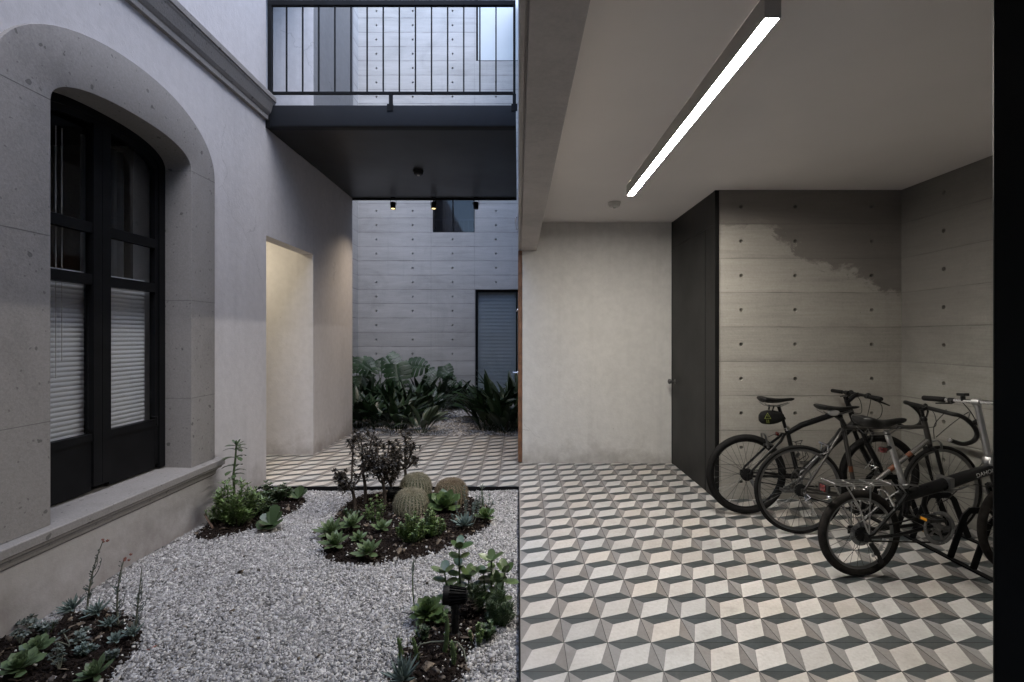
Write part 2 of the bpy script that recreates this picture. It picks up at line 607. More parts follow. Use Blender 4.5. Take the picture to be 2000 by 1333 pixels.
M['whitemark'] = plain('pale_grey_lettering', (0.5, 0.5, 0.5), 0.4, var=0.05)
M['palegrey'] = plain('pale_grey_pad', (0.35, 0.34, 0.33), 0.6, var=0.1)
M['clear'] = plain('grey_clear_guard', (0.22, 0.22, 0.22), 0.25, 0.3, var=0.1)
# soil and gravel
def soilmat():
    m, nt, b = nodes('dark_soil')
    w = NT(nt)
    p = w.pos()
    f = w.noise(p, 45, 7, 0.7)
    w.l(w.ramp(f, [(0.3, (0.010, 0.007, 0.006)), (0.55, (0.026, 0.019, 0.016)), (0.8, (0.055, 0.042, 0.036))]), b.inputs['Base Color'])
    b.inputs['Roughness'].default_value = 0.95
    b.inputs['Specular IOR Level'].default_value = 0.1
    w.bump(f, 1.0, 0.02, b)
    return m
def gravelmat(name, stops):
    m, nt, b = nodes(name)
    w = NT(nt)
    g = w.n('ShaderNodeNewGeometry')
    c = w.ramp(g.outputs['Random Per Island'], stops)
    f = w.noise(w.pos(), 260, 3, 0.7)
    c = w.mix(w.math('MULTIPLY', f, 0.45), c, (0.16, 0.155, 0.155))
    w.l(c, b.inputs['Base Color'])
    b.inputs['Roughness'].default_value = 0.7
    return m
M['soil'] = soilmat()
M['gravel'] = gravelmat('grey_marble_chips', [(0.0, (0.09, 0.087, 0.085)), (0.14, (0.24, 0.232, 0.228)), (0.45, (0.41, 0.40, 0.40)),
                                             (0.8, (0.53, 0.52, 0.515)), (1.0, (0.76, 0.74, 0.73))])
M['gravelbase'] = plain('grit_under_gravel', (0.16, 0.157, 0.155), 0.95, var=0.5, scale=120, bump=0.8, bscale=160)
M['litter'] = gravelmat('dry_leaf_scraps', [(0.0, (0.03, 0.02, 0.014)), (0.5, (0.09, 0.06, 0.035)), (1.0, (0.18, 0.13, 0.08))])
M['perlite'] = plain('white_perlite', (0.62, 0.6, 0.57), 0.8, var=0.1)
M['grout'] = plain('tile_grout', (0.045, 0.043, 0.041), 0.9, var=0.2, scale=30)
def tilemat():
    m, nt, b = nodes('cement_tile')
    w = NT(nt)
    a = w.n('ShaderNodeAttribute')
    a.attribute_name = 'tint'
    p = w.pos()
    f = w.noise(p, 7, 6, 0.65)
    c = w.mix(1.0, a.outputs['Color'], w.ramp(f, [(0.25, (0.80, 0.79, 0.77)), (0.5, (0.97, 0.97, 0.96)), (0.8, (1.0, 1.0, 1.0))]), 'MULTIPLY')
    f2 = w.noise(p, 60, 4, 0.7)
    c = w.mix(1.0, c, w.ramp(f2, [(0.3, (0.86, 0.85, 0.84)), (0.6, (1, 1, 1))]), 'MULTIPLY')
    # worn scuffs
    f3 = w.math('MULTIPLY_ADD', w.noise(p, 2.3, 7, 0.75, 1.2), 4.0, -2.35, clamp=True)
    c = w.mix(w.math('MULTIPLY', f3, 0.42), c, (0.19, 0.175, 0.15))
    f4 = w.math('MULTIPLY_ADD', w.noise(w.pos((1, 0.6, 1)), 1.1, 4, 0.6), 3.0, -1.3, clamp=True)
    c = w.mix(w.math('MULTIPLY', f4, 0.3), c, (0.16, 0.15, 0.14))
    w.l(c, b.inputs['Base Color'])
    w.l(w.math('MULTIPLY_ADD', f, 0.3, 0.26), b.inputs['Roughness'])
    b.inputs['Specular IOR Level'].default_value = 0.4
    w.bump(w.noise(p, 35, 4), 0.06, 0.004, b)
    return m
M['tile'] = tilemat()
# ================================================================== SETTING
def wall_face(mb, axis, const, h0, h1, z0, z1, openings=(), holes=(), sign=1, hr=0.017, depth=0.055):
    """vertical face with rectangular openings and real conical tie holes.
    axis 'X': the wall runs along X at Y=const; axis 'Y': along Y at X=const. sign: outward normal direction."""
    e = 0.03
    hs = {h0, h1}
    zs = {z0, z1}
    for a, b, c, d in openings:
        hs |= {max(h0, a), min(h1, b)}
        zs |= {max(z0, c), min(z1, d)}
    for a, c in holes:
        hs |= {a - e, a + e}
        zs |= {c - e, c + e}
    hs, zs = sorted(hs), sorted(zs)
    hole = {(round(a, 3), round(c, 3)) for a, c in holes}

    def P(h, z, d=0.0):
        return (h, const - sign * d, z) if axis == 'X' else (const - sign * d, h, z)
    for i in range(len(hs) - 1):
        # merge cells vertically where nothing happens
        z_run = None
        for j in range(len(zs) - 1):
            cx, cz = (hs[i] + hs[i + 1]) / 2, (zs[j] + zs[j + 1]) / 2
            opened = any(a < cx < b and c < cz < d for a, b, c, d in openings)
            isz = (round(cx, 3), round(cz, 3)) in hole and abs(hs[i + 1] - hs[i] - 2 * e) < 1e-4
            if opened or isz:
                if z_run is not None:
                    mb.poly([P(hs[i], z_run), P(hs[i + 1], z_run), P(hs[i + 1], zs[j]), P(hs[i], zs[j])])
                    z_run = None
            elif z_run is None:
                z_run = zs[j]
            if isz and not opened:
                n = 16
                sq = []
                rim, cup = [], []
                for k in range(n):
                    a = 2 * PI * (k + 0.5) / n
                    ca, sa = math.cos(a), math.sin(a)
                    q = e / max(abs(ca), abs(sa))
                    sq.append(mb.vert(P(cx + ca * q, cz + sa * q)))
                    rim.append(mb.vert(P(cx + ca * hr, cz + sa * hr)))
                    cup.append(mb.vert(P(cx + ca * hr * 0.7, cz + sa * hr * 0.7, depth)))
                for k in range(n):
                    l = (k + 1) % n
                    mb.face((sq[k], sq[l], rim[l], rim[k]))
                    mb.face((rim[k], rim[l], cup[l], cup[k]))
                mb.face(cup)
                # corners of the square that the 16-gon misses
                for sx in (-1, 1):
                    for sz in (-1, 1):
                        k = [t for t in range(n) if math.cos(2 * PI * (t + .5) / n) * sx > 0 and math.sin(2 * PI * (t + .5) / n) * sz > 0]
                        k.sort(key=lambda t: -min(abs(math.cos(2 * PI * (t + .5) / n)), abs(math.sin(2 * PI * (t + .5) / n))))
                        mb.face((sq[k[0]], mb.vert(P(cx + sx * e, cz + sz * e)), sq[k[1]]))
        if z_run is not None:
            mb.poly([P(hs[i], z_run), P(hs[i + 1], z_run), P(hs[i + 1], zs[-1]), P(hs[i], zs[-1])])


# ---- ground under everything
g = MB()
g.poly([(-60, -60, -0.09), (60, -60, -0.09), (60, 60, -0.09), (-60, 60, -0.09)])
tag(g.build('ground', M['grout']), kind='structure')

# ---- tiled floor and path: every cement tile is six flat fields
C_W, C_D, C_G1, C_G2 = (0.60, 0.58, 0.56), (0.062, 0.075, 0.080), (0.285, 0.274, 0.270), (0.240, 0.229, 0.224)


def tiles(name, i0, i1, k0, k1):
    v, f, col = [], [], []
    rr = random.Random(len(name))
    pa, pb = (0.27, 0.73), (0.73, 0.27)
    gr = 0.0012 / TILE
    fields = (([(0, 0), pb, (1, 1), pa], C_W), ([(0, 1), pa, (1, 1)], C_D), ([(0, 0), (1, 0), pb], C_D),
              ([(0, 0), pa, (0, 1)], C_G1), ([(1, 0), (1, 1), pb], C_G2))
    for i in range(i0, i1):
        for k in range(k0, k1):
            x0, y0 = 0.011 + i * TILE, 2.386 + k * TILE
            dz = rr.uniform(-0.0004, 0.0004)
            tn = rr.uniform(0.87, 1.05)
            wm = rr.uniform(-0.025, 0.04)
            for pts, c in fields:
                t = tn * rr.uniform(0.96, 1.03)
                idx = []
                for a, b in pts:
                    a = min(max(a, gr), 1 - gr)
                    b = min(max(b, gr), 1 - gr)
                    idx.append(len(v))
                    v.append((x0 + a * TILE, y0 + b * TILE, dz))
                    col.append((c[0] * t * (1 + wm), c[1] * t, c[2] * t * (1 - wm), 1))
                f.append(idx)
    me = bpy.data.meshes.new(name)
    me.from_pydata(v, [], f)
    ca = me.color_attributes.new('tint', 'FLOAT_COLOR', 'POINT')
    ca.data.foreach_set('color', np.array(col, dtype=np.float32).ravel())
    me.materials.append(M['tile'])
    o = bpy.data.objects.new(name, me)
    COL.objects.link(o)
    return tag(o, kind='structure')


random.seed(3)
tiles('tiled_floor', 0, 17, -26, 17)
tiles('tiled_path', -26, 0, 12, 24)
g = MB()
g.poly([(0.011, -3.0, -0.002), (3.6, -3.0, -0.002), (3.6, 5.9, -0.002), (0.011, 5.9, -0.002)])
g.poly([(-5.4, 4.858, -0.002), (0.011, 4.858, -0.002), (0.011, 7.33, -0.002), (-5.4, 7.33, -0.002)])
tag(g.build('mortar_bed', M['grout']), kind='structure')
g = MB()
g.box(0.0035, 0.0105, -3.0, 4.8485, -0.085, 0.0015)
g.box(-2.5, 0.0105, 4.849, 4.8575, -0.085, 0.0015)
g.box(-2.5, 0.0105, 7.331, 7.338, -0.085, 0.0005)
tag(g.build('steel_edging', M['steel'], bevel=0.001), 'thin black steel edging between the gravel garden and the patterned tiles', 'edging', kind='thing')

# ---- gravel: base sheet and loose chips
g = MB()
g.poly([(-2.6, -3.0, GZ - 0.006), (0.01, -3.0, GZ - 0.006), (0.01, 4.856, GZ - 0.006), (-2.6, 4.856, GZ - 0.006)])
g.poly([(-3.5, 7.33, GZ - 0.006), (2.6, 7.33, GZ - 0.006), (2.6, 10.9, GZ - 0.006), (-3.5, 10.9, GZ - 0.006)])
tag(g.build('gravel_ground', M['gravelbase']), kind='structure')

# soil beds as outlines on the ground (photograph outline -> metres)
BED_PX = {
    'wall_front': [(-60, 1262), (60, 1232), (130, 1205), (215, 1188), (262, 1205), (286, 1240), (268, 1280), (235, 1312), (205, 1360), (120, 1420), (-120, 1420)],
    'sill_end': [(368, 1052), (400, 1032), (425, 1000), (460, 975), (520, 957), (570, 962), (604, 975), (598, 990), (560, 1012), (510, 1032), (455, 1048), (400, 1060)],
    'middle': [(622, 1078), (628, 1050), (652, 1015), (672, 985), (706, 968), (760, 962), (830, 962), (905, 968), (950, 985), (968, 1008), (962, 1030), (925, 1050),
               (880, 1072), (840, 1090), (780, 1098), (700, 1110), (660, 1108), (632, 1096)],
    'floor_edge': [(812, 1240), (838, 1215), (880, 1195), (930, 1185), (985, 1190), (1006, 1205), (992, 1222), (955, 1240), (930, 1262), (918, 1300), (900, 1345), (850, 1380),
                   (760, 1380), (752, 1340), (770, 1300), (790, 1262)],
}
BEDS = {k: [ground(*p).xy for p in v] for k, v in BED_PX.items()}


def smooth_poly(pts, n=2):
    pts = [Vector(p) for p in pts]
    for _ in range(n):
        out = []
        for i in range(len(pts)):
            a, b = pts[i], pts[(i + 1) % len(pts)]
            out += [a * 0.75 + b * 0.25, a * 0.25 + b * 0.75]
        pts = out
    return pts


BEDS = {k: smooth_poly(v) for k, v in BEDS.items()}


def inside(P, poly):
    """P: (n,2) array"""
    x, y = P[:, 0], P[:, 1]
    r = np.zeros(len(P), bool)
    q = np.array([(p[0], p[1]) for p in poly])
    j = len(q) - 1
    for i in range(len(q)):
        xi, yi, xj, yj = *q[i], *q[j]
        c = ((yi > y) != (yj > y)) & (x < (xj - xi) * (y - yi) / (yj - yi + 1e-12) + xi)
        r ^= c
        j = i
    return r


def edge_dist(P, poly):
    q = np.array([(p[0], p[1]) for p in poly])
    d = np.full(len(P), 9.0)
    for i in range(len(q)):
        a, b = q[i], q[(i + 1) % len(q)]
        ab = b - a
        t = np.clip(((P - a) @ ab) / (ab @ ab + 1e-12), 0, 1)
        d = np.minimum(d, np.hypot(*(P - a - t[:, None] * ab).T))
    return d


def soil_h(P, poly):
    """height of the mounded soil above the gravel level"""
    d = edge_dist(P, poly)
    w = inside(P, poly)
    h = 0.03 * np.clip(d / 0.16, 0, 1) ** 0.7
    n = 0.006 * np.sin(P[:, 0] * 41 + 1.3) * np.sin(P[:, 1] * 37) + 0.004 * np.sin(P[:, 0] * 97) * np.cos(P[:, 1] * 83 + 0.7)
    return np.where(w, h + n * np.clip(d / 0.05, 0, 1), -0.02)


def soil_z(x, y):
    P = np.array([[x, y]])
    best = GZ
    for poly in BEDS.values():
        if inside(P, poly)[0]:
            best = GZ + float(soil_h(P, poly)[0])
    return best


SOIL_LABEL = {'wall_front': 'dark soil bed under the plastered wall', 'sill_end': 'dark soil bed at the end of the stone sill',
              'middle': 'large dark soil bed around the cacti', 'floor_edge': 'dark soil bed beside the tiled floor'}
for key, poly in BEDS.items():
    q = np.array([(p[0], p[1]) for p in poly])
    x0, y0 = q.min(0)
    x1, y1 = q.max(0)
    st = 0.012
    nx, ny = int((x1 - x0) / st) + 2, int((y1 - y0) / st) + 2
    X, Y = np.meshgrid(x0 + np.arange(nx) * st, y0 + np.arange(ny) * st, indexing='ij')
    P = np.stack([X.ravel(), Y.ravel()], 1)
    h = soil_h(P, poly) + rng.normal(0, 0.0022, len(P))
    ins = inside(P, poly)
    mb = MB()
    idx = {}
    for i in range(nx - 1):
        for j in range(ny - 1):
            c = [(i, j), (i + 1, j), (i + 1, j + 1), (i, j + 1)]
            if any(ins[a * ny + b] for a, b in c):
                q4 = []
                for a, b in c:
                    if (a, b) not in idx:
                        k = a * ny + b
                        idx[(a, b)] = mb.vert((P[k, 0], P[k, 1], GZ + max(h[k], -0.012)))
                    q4.append(idx[(a, b)])
                mb.face(q4)
    tag(mb.build('soil_bed', M['soil'], smooth=True, angle=60), kind='structure')


def chips(name, P, z, size, mat, flat=0.7, kind='stuff', label=None):
    """thousands of small angular stones in one mesh: jittered cubes"""
    n = len(P)
    base = np.array([(-1, -1, -1), (1, -1, -1), (1, 1, -1), (-1, 1, -1), (-1, -1, 1), (1, -1, 1), (1, 1, 1), (-1, 1, 1)], float) * 0.5
    quads = np.array([(3, 2, 1, 0), (4, 5, 6, 7), (0, 1, 5, 4), (1, 2, 6, 5), (2, 3, 7, 6), (3, 0, 4, 7)])
    V = base[None] + rng.uniform(-0.26, 0.26, (n, 8, 3))
    s = size * np.exp(rng.normal(0, 0.36, n))
    V *= (s[:, None] * np.stack([np.ones(n), rng.uniform(0.6, 0.95, n), rng.uniform(0.45, 0.8, n) * flat / 0.7], 1))[:, None, :]
    a = rng.uniform(0, 2 * PI, n)
    t = rng.normal(0, 0.45, n)
    u = rng.normal(0, 0.45, n)

    def rot(V, ang, i, j):
        c, d = np.cos(ang)[:, None], np.sin(ang)[:, None]
        A, B = V[:, :, i].copy(), V[:, :, j].copy()
        V[:, :, i] = A * c - B * d
        V[:, :, j] = A * d + B * c
    rot(V, t, 0, 2)
    rot(V, u, 1, 2)
    rot(V, a, 0, 1)
    V += np.stack([P[:, 0], P[:, 1], z], 1)[:, None, :]
    F = (quads[None] + (np.arange(n) * 8)[:, None, None]).reshape(-1, 4)
    me = bpy.data.meshes.new(name)
    me.vertices.add(n * 8)
    me.vertices.foreach_set('co', V.reshape(-1).astype(np.float32))
    me.loops.add(F.size)
    me.loops.foreach_set('vertex_index', F.reshape(-1).astype(np.int32))
    me.polygons.add(len(F))
    me.polygons.foreach_set('loop_start', np.arange(0, F.size, 4, dtype=np.int32))
    me.update(calc_edges=True)
    me.materials.append(mat)
    o = bpy.data.objects.new(name, me)
    COL.objects.link(o)
    return tag(o, label, None, None, kind)


def scatter(x0, x1, y0, y1, dens):
    n = int((x1 - x0) * (y1 - y0) * dens)
    return np.stack([rng.uniform(x0, x1, n), rng.uniform(y0, y1, n)], 1)


P = scatter(-2.5, 0.0, 1.3, 4.85, 22000)
keep = np.ones(len(P), bool)
for poly in BEDS.values():
    w = inside(P, poly)
    d = edge_dist(P, poly)
    # the gravel fades into the soil over a ragged strip
    keep &= ~(w & (d > rng.exponential(0.012, len(P)) + 0.004 * (1 + np.sin(P[:, 0] * 60))))
P = P[keep]
z = GZ + rng.uniform(-0.005, 0.003, len(P)) + 0.007 * np.sin(P[:, 0] * 5.1 + 1) * np.sin(P[:, 1] * 4.3) + 0.004 * np.sin(P[:, 0] * 13 + 2 * P[:, 1]) * np.sin(P[:, 1] * 11)
for poly in BEDS.values():
    w = inside(P, poly)
    z = np.where(w, GZ + soil_h(P, poly) + 0.002, z)
    # stones heaped a little along the edge of the bed
    z = np.where(~w, z + 0.008 * np.exp(-edge_dist(P, poly) / 0.03), z)
chips('gravel', P, z, 0.0086, M['gravel'], label='grey and white marble chips of the front garden')
P = scatter(-2.5, 0.0, 7.34, 10.78, 3800)
z = GZ + rng.uniform(-0.006, 0.004, len(P))
chips('gravel', P, z, 0.018, M['gravel'], label='grey and white marble chips of the rear garden')
PP = []
for key, dens in (('middle', 190), ('floor_edge', 620), ('wall_front', 260), ('sill_end', 200)):
    poly = BEDS[key]
    q = np.array([(p[0], p[1]) for p in poly])
    p = scatter(*sorted(q[:, 0])[::len(q) - 1], *sorted(q[:, 1])[::len(q) - 1], dens)
    p = p[inside(p, poly)]
    z = GZ + soil_h(p, poly) + 0.002
    PP.append(np.column_stack([p, z]))
PP = np.concatenate(PP)
chips('perlite', PP[:, :2], PP[:, 2], 0.0068, M['perlite'], flat=1.0, label='white perlite specks strewn over the dark soil')
# crumbs of earth
PP = []
for key, poly in BEDS.items():
    q = np.array([(p[0], p[1]) for p in poly])
    p = scatter(*sorted(q[:, 0])[::len(q) - 1], *sorted(q[:, 1])[::len(q) - 1], 5200)
    p = p[inside(p, poly)]
    PP.append(np.column_stack([p, GZ + soil_h(p, poly) + 0.001]))
PP = np.concatenate(PP)
chips('soil_crumbs', PP[:, :2], PP[:, 2], 0.010, M['soil'], flat=0.9, label='crumbs of dark soil and bark in the beds')

# fallen leaf scraps on the soil and here and there on the chips
PP = []
for key, poly in BEDS.items():
    q = np.array([(p[0], p[1]) for p in poly])
    p = scatter(*sorted(q[:, 0])[::len(q) - 1], *sorted(q[:, 1])[::len(q) - 1], 330)
    p = p[inside(p, poly)]
    PP.append(np.column_stack([p, GZ + soil_h(p, poly) + 0.005]))
p = scatter(-2.45, -0.02, 1.6, 4.8, 9)
PP.append(np.column_stack([p, np.full(len(p), GZ + 0.008)]))
PP = np.concatenate(PP)
chips('leaf_litter', PP[:, :2], PP[:, 2], 0.021, M['litter'], flat=0.10, label='dry brown leaf scraps scattered over soil and chips')

# ---- old building on the left -------------------------------------------------
XW = -2.5
old = empty('old_house', (XW, 1.5, 0), 'old house on the left with grey stuccoed wall, stone cornice and arched stone window', 'building')
old.location = (0, 0, 0)
w_ = MB()
wall_face(w_, 'Y', XW, -2.5, 5.008, -0.09, 3.66, openings=[(2.62, 3.866, 0.40, 2.93)], sign=1)
w_.poly([(XW, 5.008, -0.09), (-2.95, 5.008, -0.09), (-2.95, 5.008, 3.66), (XW, 5.008, 3.66)])
w_.poly([(XW, -2.5, -0.09), (-2.95, -2.5, -0.09), (-2.95, -2.5, 3.66), (XW, -2.5, 3.66)])
w_.poly([(-2.95, -2.5, -0.09), (-2.95, 2.62, -0.09), (-2.95, 2.62, 3.66), (-2.95, -2.5, 3.66)])
w_.poly([(-2.95, 3.866, -0.09), (-2.95, 5.008, -0.09), (-2.95, 5.008, 3.66), (-2.95, 3.866, 3.66)])
w_.build('wall', M['stucco'], old, fix=False)
w_ = MB()
w_.box(-5.2, XW, -2.5, 5.006, 3.66, 6.2)
w_.build('upper_wall', M['stucco'], old)
w_ = MB()
w_.box(-5.2, XW, 5.0065, 6.159, 5.9, 6.2)  # added unseen slab, keeps sky light off the recess below
w_.build('recess_shade_slab', M['stucco'], old)
w_ = MB()
w_.box(-2.65, XW, 5.008, 6.16, 2.45, 3.52)
w_.build('lintel_wall', M['stucco'], old)
w_ = MB()
w_.box(-5.2, -5.0, -2.5, 6.2, -0.09, 3.655)          # back of the rooms
w_.box(-4.99, -2.96, -2.5, 4.9, 3.3, 3.655)
w_.box(-4.99, -2.96, -2.4, 4.85, 0.02, 0.4)
w_.box(-4.99, -2.96, -2.5, -2.41, 0.41, 3.29)
w_.build('interior', M['dark'], old)
w_ = MB()
w_.box(-4.99, -2.955, 4.905, 5.006, -0.09, 3.655)
w_.box(-4.99, -2.655, 5.01, 6.158, 2.85, 3.5)
w_.build('hall_lining', M['plaster'], old)
# cornice
prof = [(0.003, 3.585), (-0.028, 3.59), (-0.028, 3.63), (-0.036, 3.64), (-0.05, 3.665), (-0.075, 3.745), (-0.083, 3.76), (-0.083, 3.772), (-0.093, 3.776),
        (-0.093, 3.822), (-0.086, 3.83), (0.003, 3.868)]
c_ = MB()
c_.extrude(prof, -2.5, 5.03, lambda p, t: (XW - p[0], t, p[1]))
c_.build('cornice', M['stone'], old, bevel=0.003)
# sill
prof = [(-0.30, 0.10), (-0.30, 0.462), (0.082, 0.450), (0.088, 0.444), (0.088, 0.402), (0.082, 0.396), (0.068, 0.394), (0.068, 0.378), (0.052, 0.374), (0.040, 0.360),
        (0.034, 0.345), (0.034, 0.330), (0.018, 0.318), (0.003, 0.314), (-0.02, 0.312), (-0.02, 0.10)]
c_ = MB()
c_.extrude(prof, 2.02, 4.155, lambda p, t: (XW + p[0], t - (0.0 if p[1] > 0.39 or t < 3 else (0.088 - max(p[0], 0.0)) * 0.7), p[1]))
c_.build('sill', M['stone'], old, bevel=0.002)
# arched surround
YC = 3.243


def arch(hw, spring, rise, bottom, n=28, e=2.0, skew=0.0):
    pts = [(YC + hw, bottom)]
    for k in range(n + 1):
        a = PI * k / n
        c, s = math.cos(a), math.sin(a)
        pts.append((YC + hw * math.copysign(abs(c) ** (2 / e), c), spring + rise * abs(s) ** (2 / e) + skew * c * s))
    pts.append((YC - hw, bottom))
    return pts


inn = arch(0.575, 2.70, 0.18, 0.455, e=2.35)
out = arch(0.870, 2.72, 0.49, 0.455, e=2.1)
s_ = MB()
XF = XW + 0.028
ia = [s_.vert((XF, y, z)) for y, z in inn]
ib = [s_.vert((XW - 0.225, y, z)) for y, z in inn]
oa = [s_.vert((XF, y, z)) for y, z in out]
ob = [s_.vert((XW - 0.01, y, z)) for y, z in out]
for k in range(len(inn) - 1):
    s_.face((ia[k], ia[k + 1], oa[k + 1], oa[k]))
    s_.face((ia[k], ia[k + 1], ib[k + 1], ib[k]))
    s_.face((oa[k], oa[k + 1], ob[k + 1], ob[k]))
so = s_.build('window_surround', M['stone'], old, smooth=True, angle=30, bevel=0.004)
# thin mortar joints between the stones (raised 1 mm mortar on the front and the reveal)
mortar = plain('old_mortar', (0.12, 0.115, 0.11), 0.95)
for y0, y1, z in ((2.376, 2.668, 1.0), (2.376, 2.668, 1.98), (3.818, 4.113, 0.98), (3.818, 4.113, 1.72), (3.818, 4.113, 2.70), (2.376, 2.668, 2.70)):
    j_ = MB()
    j_.box(XF - 0.002, XF + 0.0007, y0 + 0.002, y1 - 0.002, z - 0.0016, z + 0.0016)
    if y0 > 3:
        j_.box(XW - 0.22, XF - 0.003, 3.8172, 3.8195, z - 0.0016, z + 0.0016)
    j_.build('mortar_joint', mortar, so)
# the window itself
win = MB()
xo, xi = XW - 0.155, XW - 0.235     # front and back of the frame
fin = arch(0.515, 2.675, 0.155, 0.47, e=2.35)
fo = arch(0.577, 2.70, 0.182, 0.47, e=2.35)
A = [win.vert((xo - 0.015, y, z)) for y, z in fo]
B = [win.vert((xo - 0.015, y, z)) for y, z in fin]
A2 = [win.vert((xi, y, z)) for y, z in fo]
B2 = [win.vert((xi, y, z)) for y, z in fin]
for k in range(len(fo) - 1):
    win.face((A[k], A[k + 1], B[k + 1], B[k]))
    win.face((B[k], B[k + 1], B2[k + 1], B2[k]))
    win.face((A[k], A[k + 1], A2[k + 1], A2[k]))
    win.face((A2[k], A2[k + 1], B2[k + 1], B2[k]))
wf = win.build('window', M['steel'], old, smooth=True, angle=30)
b_ = MB()
fl = arch(0.516, 2.675, 0.156, 0.50, e=2.35)
fs = arch(0.484, 2.645, 0.145, 0.50, e=2.35)
xs = xo - 0.028
A = [b_.vert((xs, y, z)) for y, z in fl]
B = [b_.vert((xs, y, z)) for y, z in fs]
A2 = [b_.vert((xs - 0.04, y, z)) for y, z in fl]
B2 = [b_.vert((xs - 0.04, y, z)) for y, z in fs]
for k in range(len(fl) - 1):
    b_.face((A[k], A[k + 1], B[k + 1], B[k]))
    b_.face((B[k], B[k + 1], B2[k + 1], B2[k]))
b_.box(xs - 0.04, xs + 0.012, YC - 0.068, YC - 0.0015, 0.50, 2.795)
b_.box(xs - 0.04, xs + 0.012, YC + 0.0015, YC + 0.068, 0.50, 2.795)
for z0, z1 in ((2.10, 2.165), (1.775, 1.84)):
    b_.box(xs - 0.038, xs + 0.004, YC - 0.486, YC - 0.069, z0, z1)
    b_.box(xs - 0.038, xs + 0.004, YC + 0.069, YC + 0.486, z0, z1)
b_.box(xs - 0.036, xs - 0.002, YC - 0.487, YC - 0.069, 0.475, 0.815)
b_.box(xs - 0.036, xs - 0.002, YC + 0.069, YC + 0.487, 0.475, 0.815)
b_.box(xs - 0.039, xs + 0.006, YC - 0.486, YC - 0.0695, 0.79, 0.835)
b_.box(xs - 0.039, xs + 0.006, YC + 0.0695, YC + 0.486, 0.79, 0.835)
b_.build('sash', M['steel'], wf, smooth=True, angle=30)
b_ = MB()
b_.tube([(xs + 0.01, YC + 0.44, 0.86), (xs + 0.045, YC + 0.44, 0.86), (xs + 0.045, YC + 0.44, 0.80)], 0.008, 8)
b_.build('handle', M['steel'], wf)
b_ = MB()
for s, a, b in ((1, 0.07, 0.486), (-1, 0.07, 0.486)):
    y0, y1 = sorted((YC + s * a, YC + s * b))
    b_.box(xs - 0.024, xs - 0.020, y0, y1, 0.82, 2.74)
b_.build('pane', M['glass'], wf)
# the pleated blind behind the lower panes
b_ = MB()
nsl = 36
for s in (1, -1):
    y0, y1 = sorted((YC + s * 0.03, YC + s * 0.49))
    prev = None
    for k in range(nsl * 6 + 1):
        z = 0.78 + (1.86 - 0.78) * k / (6 * nsl)
        x = xs - 0.085 + 0.0042 * abs(math.sin(PI * k / 6))
        cur = (b_.vert((x, y0, z)), b_.vert((x, y1, z)))
        if prev:
            b_.face((prev[0], prev[1], cur[1], cur[0]))
        prev = cur
b_.build('blind', M['blind'], wf)
b_ = MB()
pts = []
for k in range(25):
    y = YC + 0.12 + 0.38 * k / 24
    pts.append((XW - 0.42 + 0.02 * math.sin(k * 1.5), y))
for k in range(24):
    b_.poly([(pts[k][0], pts[k][1], 0.8), (pts[k + 1][0], pts[k + 1][1], 0.8), (pts[k + 1][0], pts[k + 1][1], 2.8), (pts[k][0], pts[k][1], 2.8)])
b_.build('curtain', M['curtain'], wf)
b_ = MB()
b_.tube([(xs - 0.06, YC - 0.25, 2.7), (xs - 0.06, YC - 0.25, 1.2)], 0.002, 5)
b_.tube([(xs - 0.06, YC - 0.21, 2.7), (xs - 0.06, YC - 0.21, 1.3)], 0.002, 5)
b_.build('blind_cord', M['whiteplastic'], wf)

# rear block of the old house, on the far side of the doorway
rb = MB()
rb.box(-5.2, XW, 6.16, 7.62, -0.09, 9.6)
rbo = rb.build('rear_wall_block', M['stucco'], bevel=0.008)
rb = MB()
rb.box(XW + 0.0005, XW + 0.012, 6.165, 7.615, 3.74, 9.6)
rb.build('grey_facing', M['greyplaster'], rbo)
tag(rbo, 'tall plastered wall block between the lit doorway and the rear courtyard', 'wall', kind='thing')

# ---- rear courtyard -----------------------------------------------------------
YF = 10.8
fw = empty('concrete_facade', (0, 0, 0), 'tall board marked concrete facade across the rear courtyard with three dark framed windows', 'building')
ops = [(-0.918, 0.75, 0.0, 2.448), (-1.828, -0.929, 3.672, 5.75), (-0.90, 0.75, 7.344, 9.5)]
hl = []
for k in range(0, 34):
    zc = 0.306 * (k + 0.5)
    for x in (-3.034, -2.255, -1.403, -0.4726, 0.46):
        if any(a - 0.05 < x < b + 0.05 and c - 0.05 < zc < d + 0.05 for a, b, c, d in ops):
            continue
        if (k, x) in ((5, -2.255), (9, -3.034)):
            continue
        hl.append((x, zc))
f_ = MB()
wall_face(f_, 'X', YF, -3.42, 2.6, -0.09, 10.5, ops, hl, sign=-1, hr=0.022)
for a, b, c, d in ops:       # reveals
    for q in ([(a, c), (b, c)], [(b, c), (b, d)], [(b, d), (a, d)], [(a, d), (a, c)]):
        f_.poly([(q[0][0], YF, q[0][1]), (q[1][0], YF, q[1][1]), (q[1][0], YF + 0.3, q[1][1]), (q[0][0], YF + 0.3, q[0][1])])
f_.build('wall', M['conc_far'], fw, fix=False)
f_ = MB()
f_.box(-5.2, 2.6, YF + 0.9, YF + 1.0, -0.09, 10.5)
for a, b, c, d in ops:
    f_.box(a - 0.05, b + 0.05, YF + 0.3, YF + 0.89, c - 0.06, c - 0.01)
f_.build('interior', M['dark'], fw)


